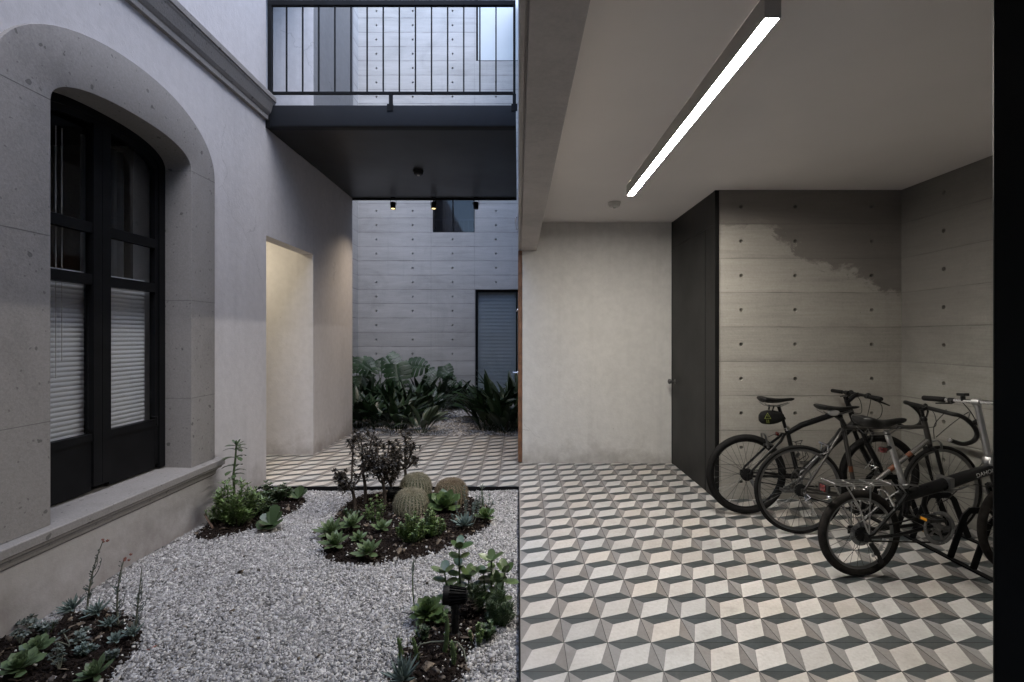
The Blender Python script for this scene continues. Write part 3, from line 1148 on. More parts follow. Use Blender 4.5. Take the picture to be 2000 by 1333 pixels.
def far_window(a, b, c, d, fwid, pane_mat, muntins=(), blind=None):
    o = MB()
    y0, y1 = YF + 0.05, YF + 0.10
    o.box(a, a + fwid, y0, y1, c, d)
    o.box(b - fwid, b, y0, y1, c, d)
    o.box(a + fwid, b - fwid, y0, y1, d - fwid, d)
    o.box(a + fwid, b - fwid, y0, y1, c, c + fwid)
    for x in muntins:
        o.box(x - 0.015, x + 0.015, y0, y1, c + fwid, d - fwid)
    win = o.build('window', M['steel'], fw, bevel=0.003)
    o = MB()
    o.box(a + fwid, b - fwid, y0 + 0.02, y0 + 0.028, c + fwid, d - fwid)
    o.build('pane', pane_mat, win)
    if blind:
        o = MB()
        prev = None
        n = int((d - c) / 0.03)
        for k in range(2 * n + 1):
            z = c + (d - c) * k / (2 * n)
            y = y1 + 0.05 + (0.009 if k % 2 else -0.009)
            cur = (o.vert((a, y, z)), o.vert((b, y, z)))
            if prev:
                o.face((prev[0], prev[1], cur[1], cur[0]))
            prev = cur
        o.build('blind', blind, win)
    return win


far_window(-0.918, 0.75, 0.0, 2.448, 0.055, M['glass'], (-0.03,), M['blindblue'])
w2 = far_window(-1.828, -0.929, 3.672, 5.75, 0.02, M['glassdark'], (-1.40,))
o = MB()
o.bar((-1.8, YF + 0.16, 3.98), (-0.95, YF + 0.16, 3.98), 0.02, 0.03)
for k in range(9):
    o.bar((-1.78 + 0.1 * k, YF + 0.16, 3.70), (-1.78 + 0.1 * k, YF + 0.16, 3.965), 0.012, 0.012, (0, 1, 0))
o.build('guard_rail', M['dullalloy'], w2)
o = MB()
for x0, x1 in ((-1.80, -1.62), (-1.58, -1.45)):
    o.box(x0, x1, YF + 0.25, YF + 0.27, 3.7, 5.7)
o.build('curtain', M['curtain'], w2)
w3 = far_window(-0.90, 0.75, 7.344, 9.5, 0.04, M['skypane'], ())
sw = MB()
hl = []
for k in range(0, 33):
    for y in (8.3, 9.6):
        hl.append((y, 0.306 * (k + 0.5)))
wall_face(sw, 'Y', -3.42, 7.62, YF, -0.09, 10.4, (), hl, sign=1, hr=0.022)
sw.poly([(-3.42, 7.62, 10.4), (-3.42, YF, 10.4), (-3.7, YF, 10.4), (-3.7, 7.62, 10.4)])
tag(sw.build('concrete_side_wall', M['conc_side'], fix=False), 'narrow strip of board marked concrete side wall turning the corner of the rear courtyard', 'wall', kind='thing')

# ---- right-hand building --------------------------------------------------------
nb = MB()
nb.box(0.003, 0.024, -3.0, 5.757, 2.437, 2.75)
nb.box(0.034, 0.2115, -3.0, 5.757, 2.427, 2.75)
nb.box(0.024, 0.034, -3.0, 5.757, 2.447, 2.75)
tag(nb.build('concrete_beam', M['conc_beam'], bevel=0.004), 'long concrete beam along the edge of the tiled porch ceiling', 'beam', kind='thing')
uw = MB()
uw.box(0.004, 0.2115, -3.0, 5.0, 2.7505, 6.3)
uw.box(0.004, 0.2115, 5.0005, 10.79, 2.7505, 8.6)
uw.box(0.2125, 3.9, -3.0, 10.79, 2.93, 3.2)
tag(uw.build('upper_concrete_wall', M['conc_side']), 'plain concrete upper wall standing on the long beam over the porch', 'wall', kind='thing')
cl = MB()
cl.box(0.2125, 3.95, -3.0, 5.95, 2.75, 2.92)
tag(cl.build('ceiling', M['ceiling']), kind='structure')
pw = MB()
pw.box(0.049, 1.7895, 5.76, 10.7, -0.09, 2.749)
tag(pw.build('plaster_wall', M['plaster'], bevel=0.006), 'smooth off-white plaster wall at the back of the porch between beam and black door', 'wall', kind='thing')
cw = MB()
hl = [(x, 0.306 * (k + 0.5)) for k in range(9) for x in (1.985, 2.466, 3.147)]
wall_face(cw, 'X', 4.486, 1.791, 3.41, -0.09, 2.752, (), hl, sign=-1)
cw.poly([(1.791, 4.486, -0.09), (1.791, 5.9, -0.09), (1.791, 5.9, 2.752), (1.791, 4.486, 2.752)])
tag(cw.build('concrete_wall', M['conc_nook'], fix=False), 'board marked concrete wall with a dark damp stain behind the bicycles', 'wall', kind='thing')
cw = MB()
hl = [(y, 0.306 * (k + 0.5)) for k in range(9) for y in (4.04, 2.9, 1.7)]
wall_face(cw, 'Y', 3.41, -3.0, 4.486, -0.09, 2.752, (), hl, sign=-1)
tag(cw.build('concrete_end_wall', M['conc_nook_side'], fix=False), 'concrete wall at the right end of the bicycle alcove, facing the garden', 'wall', kind='thing')
# steel door wall
dw = empty('steel_doorway', (1.744, 4.486, 0), 'tall black steel door and fixed panel between plaster and concrete walls', 'door')
dw.location = (0, 0, 0)
d_ = MB()
d_.box(1.752, 1.7895, 4.4835, 4.52, -0.01, 2.7485)
d_.box(1.752, 1.7895, 5.725, 5.7595, -0.01, 2.7485)
d_.box(1.756, 1.7895, 4.521, 5.724, 2.452, 2.7485)
d_.box(1.756, 1.7895, 4.521, 4.725, -0.01, 2.4505)
d_.build('door_frame', M['steel_satin'], dw, bevel=0.002)
d_ = MB()
d_.box(1.7545, 1.7875, 4.730, 5.722, 0.004, 2.4465)
dl = d_.build('door_leaf', M['steel_satin'], dw, bevel=0.002)
d_ = MB()
d_.lathe([(0.0, 0.0), (0.026, 0.001), (0.026, 0.006), (0.010, 0.010), (0.010, 0.038), (0.014, 0.044), (0.026, 0.052), (0.030, 0.065), (0.026, 0.078), (0.012, 0.085), (0, 0.086)],
         (1.7545, 5.62, 0.945), (-1, 0, 0), 20)
d_.build('door_knob', M['dullalloy'], dl, smooth=True)
# black panel close by on the right
bp = empty('black_panel', (0, 0, 0), 'black satin steel door leaf standing at the right edge, close to the viewer', 'door')
b_ = MB()
b_.box(1.4165, 2.34, 1.50, 1.505, 0.006, 2.744)
b_.box(1.60, 2.34, 1.5055, 1.55, 0.006, 2.744)
b_.build('leaf', M['steel_satin'], bp, bevel=0.002)
# wooden door seen edge-on
wd = empty('wooden_door', (0, 0, 0), 'brown wooden door standing open, seen edge-on beside the plaster wall', 'door')
b_ = MB()
b_.box(0.001, 0.0465, 5.763, 6.66, 0.012, 2.425)
dl = b_.build('leaf', M['wood'], wd, bevel=0.002)
b_ = MB()
b_.tube([(0.0, 5.83, 1.03), (-0.055, 5.83, 1.03), (-0.055, 5.95, 1.03)], 0.009, 8)
b_.lathe([(0, 0), (0.024, 0), (0.024, 0.006), (0, 0.006)], (0.001, 5.83, 1.03), (-1, 0, 0), 16)
b_.build('lever_handle', M['chrome'], dl, smooth=True)
b_ = MB()
b_.lathe([(0, 0), (0.022, 0), (0.022, 0.012), (0.012, 0.016), (0, 0.016)], (0.001, 5.83, 1.75), (-1, 0, 0), 16)
b_.tube([(-0.012, 5.83, 1.75), (-0.03, 5.83, 1.73)], 0.005, 6)
b_.build('lock', M['chrome'], dl, smooth=True)
cl_ = MB()
cl_.tube([(0.0, 5.70, 2.66), (-0.02, 5.70, 2.66), (-0.026, 5.70, 2.78), (-0.012, 5.70, 2.80)], 0.007, 8)
cl_.box(-0.006, -0.0005, 5.67, 5.73, 2.63, 2.83)
tag(cl_.build('door_hook', M['chrome'], smooth=True), 'small shiny metal hook fixed to the side of the concrete beam above the wooden door', 'hook', kind='thing')

# ---- walls behind the camera (close the yard and the porch), and an added shading slab
bk = MB()
bk.box(-2.499, 0.0, -1.5, -1.2, -0.09, 6.0)  # unseen wall, brought close and raised to shade the near garden
tag(bk.build('yard_wall', M['stucco']), 'plastered wall closing the yard behind the viewer', 'wall', kind='thing')
bk = MB()
bk.box(-2.499, 0.0, -1.199, 1.0, 3.50, 3.66)  # added out of view to shade the near left of the garden
tag(bk.build('shade_slab', M['conc_beam']), 'added unseen canopy over the near end of the garden', 'shade_slab', kind='thing')
bk = MB()
bk.box(0.2125, 3.9, -3.3, -3.01, -0.09, 2.92)
tag(bk.build('porch_wall', M['plaster']), 'plaster wall closing the porch behind the viewer', 'wall', kind='thing')

# ---- ceiling lamp
X0, X1, Y0, Y1 = 0.936, 1.0, 1.916, 4.35
lp = empty('linear_lamp', (0, 0, 0), 'long lit aluminium strip lamp fixed under the porch ceiling', 'ceiling lamp')
b_ = MB()
b_.box(X0, X0 + 0.005, Y0, Y1, 2.66, 2.749)
b_.box(X1 - 0.005, X1, Y0, Y1, 2.66, 2.749)
b_.box(X0 + 0.0051, X1 - 0.0051, Y0, Y0 + 0.005, 2.66, 2.749)
b_.box(X0 + 0.0051, X1 - 0.0051, Y1 - 0.005, Y1, 2.66, 2.749)
b_.build('housing', M['lamp_housing'], lp)
b_ = MB()
b_.box(X0 + 0.0052, X1 - 0.0052, Y0 + 0.0052, Y1 - 0.0052, 2.6625, 2.672)
b_.build('diffuser', M['lamp'], lp)


def detector(name, x, y, z, mat, label, s=1.0):
    o = MB()
    o.lathe([(0, 0), (0.062 * s, 0), (0.062 * s, -0.012 * s), (0.056 * s, -0.016 * s), (0.054 * s, -0.034 * s), (0.044 * s, -0.044 * s), (0.02 * s, -0.046 * s), (0, -0.046 * s)],
            (x, y, z), (0, 0, 1), 28)
    t = empty(name, (0, 0, 0), label, 'smoke detector')
    o.build('body', mat, t, smooth=True)
    o = MB()
    o.lathe([(0, 0), (0.016 * s, 0), (0.014 * s, -0.01 * s), (0, -0.014 * s)], (x, y, z - 0.0465 * s), (0, 0, 1), 16)
    o.build('sensor', M['whiteplastic'], t, smooth=True)


detector('smoke_detector', 0.937, 4.9, 2.7495, M['whiteplastic'], 'round white smoke detector on the porch ceiling beyond the strip lamp')
detector('smoke_detector', -1.253, 6.34, 3.5235, M['blackplastic'], 'round dark smoke detector under the black footbridge', 1.05)

# ---- footbridge
br = empty('steel_footbridge', (0, 0, 0), 'black steel footbridge with barred railing spanning the passage overhead', 'footbridge')
b_ = MB()
b_.box(-4.9, -0.021, 5.07, 7.62, 3.66, 3.735)
b_.build('deck', M['steel_blue'], br)
b_ = MB()
b_.box(-2.497, -0.022, 5.085, 7.60, 3.526, 3.55)
b_.build('soffit', M['soffit'], br)
prof = [(5.0, 3.738), (5.0, 3.548), (5.003, 3.535), (5.012, 3.527), (5.025, 3.524), (5.083, 3.524), (5.083, 3.533), (5.025, 3.534), (5.012, 3.545), (5.011, 3.56), (5.011, 3.738)]
b_.__init__()
b_.extrude(prof, -2.498, -0.021, lambda p, t: (t, p[0], p[1]))
b_.build('fascia_beam', M['steel_blue'], br, smooth=True)
b_ = MB()
b_.box(-2.497, -0.021, 7.602, 7.618, 3.50, 3.738)
b_.build('rear_beam', M['steel'], br)
b_ = MB()
b_.box(-2.5, -2.455, 4.992, 5.0, 3.512, 3.745)
b_.build('end_plate', M['steel'], br, bevel=0.003)
b_ = MB()
yR = 5.035
b_.box(-2.492, -0.024, yR - 0.02, yR + 0.02, 4.745, 4.795)
b_.box(-2.45, -0.05, yR - 0.0125, yR + 0.0125, 3.862, 3.887)
b_.box(-2.492, -2.452, yR - 0.019, yR + 0.019, 3.74, 4.744)
b_.box(-0.049, -0.024, yR - 0.019, yR + 0.019, 3.74, 4.744)
rl = b_.build('railing', M['steel'], br, bevel=0.002)
for k in range(14):
    x = -2.31 + 0.1608 * k
    b_ = MB()
    b_.box(x - 0.0065, x + 0.0065, yR - 0.0065, yR + 0.0065, 3.8872, 4.7448)
    b_.build('baluster', M['steel'], rl)
for x in (-1.268, -0.036):
    b_ = MB()
    b_.box(x - 0.017, x + 0.017, yR - 0.02, yR + 0.016, 3.74, 3.861)
    b_.box(x - 0.03, x + 0.03, 4.990, 4.9992, 3.68, 3.742)
    b_.box(x - 0.03, x + 0.03, 4.990, yR + 0.02, 3.7395, 3.75)
    b_.build('bracket', M['steel'], rl, bevel=0.002)


def spot(x, lit, label):
    t = empty('spotlight', (x, 7.56, 3.5), label, 'spotlight', 'spotlights under the footbridge')
    t.location = (0, 0, 0)
    y, z = 7.56, 3.40
    o = MB()
    o.box(x - 0.03, x + 0.03, y - 0.03, y + 0.03, 3.516, 3.5255)
    for s in (-1, 1):
        o.tube([(x + s * 0.022, y, 3.517), (x + s * 0.043, y, 3.48), (x + s * 0.046, y, 3.41)], 0.004, 6)
    o.build('yoke', M['steel'], t)
    o = MB()
    d = Vector((0.0, -0.12, -1)).normalized()
    c = Vector((x, y, 3.455))
    o.lathe([(0, 0), (0.034, 0.0), (0.038, 0.006), (0.038, 0.1), (0.035, 0.1), (0.033, 0.085), (0, 0.085)], c, d, 20)
    o.build('head', M['steel'], t, smooth=True)
    o = MB()
    o.lathe([(0, 0), (0.024, 0.001), (0.032, 0.006), (0.026, 0.013), (0, 0.015)], c + d * 0.0855, d, 16)
    o.build('bulb', M['bulb'] if lit else M['blackplastic'], t, smooth=True)
    if lit:
        L = bpy.data.lights.new('spot_beam', 'SPOT')
        L.energy = SPOT_W
        L.color = (1.0, 0.82, 0.62)
        L.spot_size = R(115)
        L.spot_blend = 1.0
        L.shadow_soft_size = 0.03
        lo = bpy.data.objects.new('spot_beam', L)
        lo.location = c + d * 0.115
        lo.rotation_euler = d.to_track_quat('-Z', 'Y').to_euler()
        COL.objects.link(lo)
        lo.parent = t


spot(-1.87, True, 'lit black spotlight under the footbridge, nearest the plastered wall block')
spot(-1.263, True, 'lit black spotlight under the footbridge, in front of the dark upper window')
spot(-0.63, False, 'unlit black spotlight under the footbridge, the one without a glow')

# lamp of the hall behind the doorway
L = bpy.data.lights.new('hall_lamp', 'AREA')
L.shape = 'RECTANGLE'
L.size, L.size_y = 0.9, 0.3
L.energy = HALL_W
L.color = (1.0, 0.88, 0.64)
lo = bpy.data.objects.new('hall_lamp', L)
lo.location = (-3.6, 5.45, 2.84)
COL.objects.link(lo)
# ================================================================== PLANTS
M['leaf_dark'] = leafmat('dark_glossy_leaf', (0.008, 0.022, 0.008), (0.026, 0.058, 0.020), 0.42)
M['leaf_monstera'] = leafmat('monstera_leaf', (0.011, 0.032, 0.011), (0.028, 0.068, 0.022), 0.45)
M['leaf_pale'] = leafmat('pale_variegated_leaf', (0.05, 0.075, 0.045), (0.09, 0.12, 0.075), 0.4)
M['leaf_bright'] = leafmat('bright_green_leaf', (0.085, 0.145, 0.04), (0.19, 0.27, 0.095), 0.4)
M['leaf_mid'] = leafmat('mid_green_leaf', (0.036, 0.066, 0.028), (0.078, 0.118, 0.05), 0.38)
M['leaf_jade'] = leafmat('jade_leaf', (0.052, 0.095, 0.033), (0.13, 0.185, 0.068), 0.28)
M['leaf_rosette'] = leafmat('rosette_leaf', (0.075, 0.12, 0.05), (0.135, 0.19, 0.085), 0.42)
M['leaf_echeveria'] = leafmat('pale_echeveria_leaf', (0.085, 0.13, 0.06), (0.14, 0.20, 0.10), 0.45)
M['leaf_silver'] = leafmat('silver_blue_leaf', (0.12, 0.17, 0.155), (0.22, 0.28, 0.26), 0.6)
M['leaf_grey'] = leafmat('grey_green_leaf', (0.10, 0.13, 0.115), (0.17, 0.20, 0.18), 0.6)
M['leaf_aeonium'] = leafmat('purple_brown_leaf', (0.015, 0.0125, 0.0105), (0.055, 0.045, 0.033), 0.35)
M['stem_brown'] = plain('brown_stem', (0.055, 0.042, 0.033), 0.85, var=0.3, scale=60, bump=0.3)
M['stem_green'] = plain('green_stem', (0.07, 0.11, 0.04), 0.6, var=0.25, scale=60)
M['stem_pale'] = plain('pale_stem', (0.16, 0.17, 0.13), 0.7, var=0.2, scale=60)
M['cactus'] = plain('cactus_skin', (0.045, 0.075, 0.032), 0.6, var=0.2, scale=30)
M['spine'] = leafmat('yellow_spines', (0.20, 0.18, 0.12), (0.50, 0.46, 0.33), 0.6)
M['spine_dark'] = leafmat('brown_spines', (0.16, 0.115, 0.08), (0.42, 0.34, 0.22), 0.6)
M['flower'] = plain('coral_flower', (0.34, 0.13, 0.10), 0.6, var=0.25, scale=60)
M['twig'] = plain('dry_twig', (0.17, 0.11, 0.08), 0.9, var=0.3, scale=60)

PROF = {
    'lance': lambda s: max(0.0, math.sin(PI * min(1, s * 0.93 + 0.07)) ** 0.8),
    'blade': lambda s: max(0.0, (math.sin(PI * (s ** 0.75))) ** 0.7) * 0.95 + 0.05 * (1 - s),
    'spat': lambda s: (0.3 + 0.7 * s ** 0.8) * (1 if s < 0.72 else math.sqrt(max(0, 1 - ((s - 0.72) / 0.28) ** 2))),
    'spoon': lambda s: (0.42 + 0.58 * math.sin(PI * min(1, s * 0.62 + 0.05))) * (1 if s < 0.6 else max(0, 1 - ((s - 0.6) / 0.4) ** 1.8)),
    'needle': lambda s: 1 - 0.85 * s ** 2,
    'oval': lambda s: math.sqrt(max(0, 1 - (2 * s - 1) ** 2)) * 0.95 + 0.05 * (1 - s),
}


def leaf(mb, p, d, n, L, W, T=0.0, bend=0.0, prof='lance', nseg=5, fold=0.15, twist=0.0):
    """leaf from p along d with its upper side towards n. T>0: fleshy, closed; T=0: a thin blade folded along its midrib"""
    p, d = Vector(p), Vector(d).normalized()
    n = Vector(n)
    n = n - d * n.dot(d)
    if n.length < 1e-5:
        n = d.orthogonal()
    n.normalize()
    side = d.cross(n)
    f = PROF[prof]
    rings = []
    for i in range(nseg + 1):
        s = i / nseg
        w = max(0.0, f(s)) * W / 2
        a = bend * s
        dd = d * math.cos(a) + n * math.sin(a)
        nn = n * math.cos(a) - d * math.sin(a)
        sd = side
        if twist:
            c, q = math.cos(twist * s), math.sin(twist * s)
            sd, nn = side * c + nn * q, nn * c - side * q
        if i == nseg:
            rings.append([mb.vert(p)])
        elif T > 0:
            t = T * (0.35 + 0.65 * min(1, f(s) * 1.1))
            rings.append([mb.vert(p - sd * w + nn * t * 0.35), mb.vert(p + nn * t * 0.12), mb.vert(p + sd * w + nn * t * 0.35), mb.vert(p - nn * t * 0.75)])
        else:
            rings.append([mb.vert(p - sd * w + nn * w * fold * 2), mb.vert(p), mb.vert(p + sd * w + nn * w * fold * 2)])
        p = p + dd * (L / nseg)
    for i in range(nseg):
        A, B = rings[i], rings[i + 1]
        m = len(A)
        for j in range(m if T > 0 else m - 1):
            j2 = (j + 1) % m
            if len(B) == 1:
                mb.face((A[j], A[j2], B[0]))
            else:
                mb.face((A[j], A[j2], B[j2], B[j]))
    if T > 0:
        mb.face(rings[0][::-1])


def rosette(mb, c, n, Rad, W, T, el0=8, el1=82, prof='spoon', axis=(0, 0, 1), bend=0.35, shrink=0.38, nseg=5, rnd=None, jit=0.12):
    """leaves in a golden spiral, outer ones low and long, inner ones upright and short"""
    rnd = rnd or random
    ax = Vector(axis).normalized()
    x = ax.orthogonal().normalized()
    y = ax.cross(x)
    c = Vector(c)
    for k in range(n):
        f = k / max(1, n - 1)
        a = k * 2.39996 + rnd.uniform(-0.12, 0.12)
        el = R(el0 + (el1 - el0) * f ** 0.85 + rnd.uniform(-5, 5))
        hd = x * math.cos(a) + y * math.sin(a)
        d = hd * math.cos(el) + ax * math.sin(el)
        nn = ax * math.cos(el) - hd * math.sin(el)
        L = Rad * (1 - (1 - shrink) * f) * rnd.uniform(1 - jit, 1 + jit)
        leaf(mb, c + hd * Rad * 0.06 * (1 - f) + ax * (Rad * 0.12 * f), d, nn, L, W * (1 - 0.5 * f) * rnd.uniform(0.9, 1.1), T * (1 - 0.3 * f), bend * rnd.uniform(0.6, 1.3), prof, nseg)


def plant(name, px, py, label, cat='plant', group=None, z=None):
    g0 = ground(px, py)
    zz = soil_z(g0.x, g0.y) if z is None else z
    return empty(name, (g0.x, g0.y, zz), label, cat, group)


def px_m(px, py):
    """metres per photo pixel at the ground point"""
    return FPX * (EYE - GZ) / (py - 657.0) / FPX


def curve(p0, p1, sag, n=6, rnd=None):
    p0, p1 = Vector(p0), Vector(p1)
    s = Vector(sag)
    return [p0.lerp(p1, k / n) + s * (4 * (k / n) * (1 - k / n)) for k in range(n + 1)]


# ---- low agave-like rosettes and echeverias ----------------------------------
def rosette_plant(name, px, py, rpx, label, mat, n=26, wf=0.36, tf=0.07, prof='spoon', el=(5, 80), lift=0.0, seed=1, bend=0.35, group=None, cat='succulent', stem=True, shrink=0.38):
    rnd = random.Random(seed)
    t = plant(name, px, py, label, cat, group)
    Rr = rpx * px_m(px, py) * 1.15
    mb = MB()
    ax = (rnd.uniform(-0.2, 0.2), rnd.uniform(-0.55, -0.2), 1)
    lift *= 0.45
    rosette(mb, (0, 0, lift + 0.012), n, Rr, Rr * wf, Rr * tf, el[0], el[1], prof, ax, bend, shrink, rnd=rnd)
    mb.build('leaves', mat, t, smooth=True, angle=50)
    if stem:
        s = MB()
        s.tube([(0, 0, -0.02), (0, 0, lift + 0.02)], [Rr * 0.13, Rr * 0.16], 8)
        s.build('stem', M['stem_brown'], t, smooth=True)
    return t


G1 = 'green pointed rosettes at the left edge of the middle bed'
rosette_plant('rosette_succulent', 647, 1052, 31, 'green pointed rosette at the far left edge of the middle bed, behind another one', M['leaf_rosette'], 30, 0.34, 0.06, 'lance', (8, 78), 0.05, 11, 0.25, G1)
rosette_plant('rosette_succulent', 655, 1080, 29, 'green pointed rosette at the left edge of the middle bed, in front of its neighbour', M['leaf_rosette'], 30, 0.34, 0.06, 'lance', (8, 78), 0.05, 12, 0.25, G1)
rosette_plant('rosette_succulent', 688, 1046, 27, 'green pointed rosette just below the brown shrub, second from the left edge of its bed', M['leaf_rosette'], 26, 0.34, 0.06, 'lance', (8, 74), 0.06, 13, 0.25, G1)
rosette_plant('rosette_succulent', 720, 1097, 30, 'bright green pointed rosette alone at the front edge of the middle bed', M['leaf_rosette'], 26, 0.38, 0.06, 'lance', (5, 74), 0.06, 14, 0.25, G1)
rosette_plant('rosette_succulent', 746, 1048, 19, 'small green rosette on open soil left of the bushy green succulent', M['leaf_rosette'], 18, 0.42, 0.07, 'spoon', (10, 70), 0.05, 15, 0.3)
rosette_plant('echeveria', 870, 1006, 32, 'large bright green layered rosette between the right cactus and the silver stalks', M['leaf_jade'], 30, 0.62, 0.05, 'spat', (2, 80), 0.075, 16, 0.55)
rosette_plant('echeveria', 948, 1024, 21, 'small green rosette at the right end of the middle bed', M['leaf_jade'], 24, 0.55, 0.06, 'spat', (5, 80), 0.06, 17, 0.5)
rosette_plant('echeveria', 834, 1222, 33, 'bright green layered rosette beside the black garden light', M['leaf_jade'], 54, 0.50, 0.06, 'spat', (-30, 75), 0.13, 18, 0.7, shrink=0.22)
rosette_plant('echeveria', 40, 1334, 34, 'largest pale green rosette in the bottom left corner', M['leaf_echeveria'], 34, 0.56, 0.07, 'spat', (0, 82), 0.07, 19, 0.45)
rosette_plant('echeveria', 70, 1300, 27, 'pale green rosette behind the largest one in the bottom left corner', M['leaf_echeveria'], 26, 0.6, 0.07, 'spat', (-5, 75), 0.07, 20, 0.45)
rosette_plant('echeveria', 186, 1340, 32, 'pointed pale green rosette cut by the bottom edge of the left bed', M['leaf_echeveria'], 30, 0.36, 0.07, 'spoon', (5, 80), 0.05, 21, 0.4)
rosette_plant('echeveria', 226, 1268, 15, 'tiny blue green rosette on dark soil below the flower stalks', M['leaf_silver'], 26, 0.4, 0.09, 'spoon', (5, 78), 0.03, 22, 0.4)

# ---- silver fingered rosettes
for a in ((141, 1200, 26, 'silver green fingered rosette at the foot of the tallest flower stalk', 0.04, 31), (190, 1218, 24, 'silver green fingered rosette in the middle of the left bed', 0.055, 32),
          (213, 1245, 18, 'pale blue fingered rosette with short leaves, right of the middle of the left bed', 0.07, 33), (258, 1256, 20, 'grey fingered rosette leaning over the gravel edge of the left bed', 0.05, 34)):
    rosette_plant('dudleya', a[0], a[1], a[2], a[3], M['leaf_silver'], 30, 0.2, 0.12, 'needle', (10, 80), a[4], a[5], 0.35)
rosette_plant('dudleya', 907, 1040, 25, 'silver blue fingered rosette with slender stalks at the front of the middle bed', M['leaf_silver'], 30, 0.2, 0.1, 'spoon', (18, 84), 0.03, 35, 0.3)
rosette_plant('senecio', 787, 1345, 40, 'blue green finger succulent at the bottom edge of the photo', M['leaf_silver'], 34, 0.16, 0.1, 'needle', (28, 86), 0.02, 36, 0.15, shrink=0.8)


def sedum(px, py, rpx, label, seed):
    """a few short stems, each crowded with small round leaves"""
    rnd = random.Random(seed)
    t = plant('sedum', px, py, label, 'succulent', 'grey leaved sedums of the left bed')
    k = px_m(px, py)
    mb, st = MB(), MB()
    for _ in range(7):
        a, q = rnd.uniform(0, 2 * PI), rnd.uniform(0.2, 1) * rpx * k * 0.85
        tip = Vector((math.cos(a) * q, math.sin(a) * q, rnd.uniform(0.025, 0.06)))
        st.tube(curve((0, 0, -0.005), tip, (0, 0, 0.008), 4), 0.0025, 5)
        rosette(mb, tip, 10, rpx * k * 0.36, rpx * k * 0.26, 0.006, -10, 70, 'spat', (math.cos(a) * 0.4, math.sin(a) * 0.4 - 0.2, 1), 0.3, rnd=rnd, nseg=4)
    mb.build('leaves', M['leaf_grey'], t, smooth=True, angle=60)
    st.build('stem', M['stem_pale'], t, smooth=True)


sedum(61, 1232, 28, 'grey sedum close to the plastered wall in the left bed', 41)
sedum(40, 1272, 20, 'grey sedum behind the pale green rosettes', 42)
sedum(138, 1276, 30, 'tall grey sedum in the centre of the left bed soil', 43)
sedum(114, 1298, 17, 'small grey sedum between the two pale rosettes and the centre', 44)
sedum(116, 1322, 18, 'small grey sedum nearest the bottom of the left bed', 45)


def flower_stalk(px, py, tpx, tpy, label, seed, flower=True):
    rnd = random.Random(seed)
    t = plant('flower_stalk', px, py, label, 'flower', 'slender stalks rising from the left bed')
    k = px_m(px, py)
    top = Vector(((tpx - px) * k, -0.02, (py - tpy) * k))
    pts = curve((0, 0, -0.01), top, (-0.02 if flower else 0.0, 0, 0), 8)
    s = MB()
    s.tube(pts, [0.0055 - 0.0035 * i / 8 for i in range(9)], 6)
    s.build('stem', M['stem_pale'], t, smooth=True)
    for i in range(4):
        b = pts[2 + i]
        e = b + Vector((rnd.uniform(-.05, .06), rnd.uniform(-.03, .03), rnd.uniform(0.05, 0.11)))
        s2 = MB()
        s2.tube(curve(b, e, (0.008, 0, -0.008), 4), [0.0022, 0.002, 0.0018, 0.0015, 0.0012], 5)
        for q in range(4):
            a = rnd.uniform(0, 2 * PI)
            leaf(s2, b.lerp(e, 0.4 + 0.2 * q), (math.cos(a), math.sin(a), 0.9), (0, 0, 1), 0.013, 0.005, 0.003, 0.2, 'oval', 3)
        s2.build('side_stem', M['leaf_grey'], t, smooth=True)
    lv = MB()
    for i in range(34):
        f = rnd.random() ** 1.5 * 0.9
        j = min(7, int(f * 8))
        p = pts[j].lerp(pts[j + 1], f * 8 - j)
        a = rnd.uniform(0, 2 * PI)
        leaf(lv, p, (math.cos(a), math.sin(a), 0.9), (0, 0, 1), 0.034 * (1.15 - f), 0.009, 0.004, 0.2, 'spoon', 4)
    lv.build('leaves', M['leaf_grey'], t, smooth=True)
    if flower:
        fl = MB()
        for i in range(5):
            q = top + Vector((rnd.uniform(-0.006, 0.03), rnd.uniform(-0.015, 0.015), rnd.uniform(-0.018, 0.012)))
            for j in range(5):
                a = 2 * PI * j / 5
                leaf(fl, q, (math.cos(a) * 0.5 + 0.3, math.sin(a) * 0.5, 0.5), (0, 0, 1), 0.012, 0.006, 0.003, 0.2, 'lance', 3)
        fl.build('flower', M['flower'], t)


flower_stalk(170, 1212, 207, 1064, 'tallest grey stalk with coral flowers at its tip, left bed', 51)
flower_stalk(232, 1232, 249, 1094, 'shorter stalk with coral flowers, second of the left bed', 52)
flower_stalk(262, 1248, 283, 1112, 'bare leafy stalk without flowers at the gravel side of the left bed', 53, False)


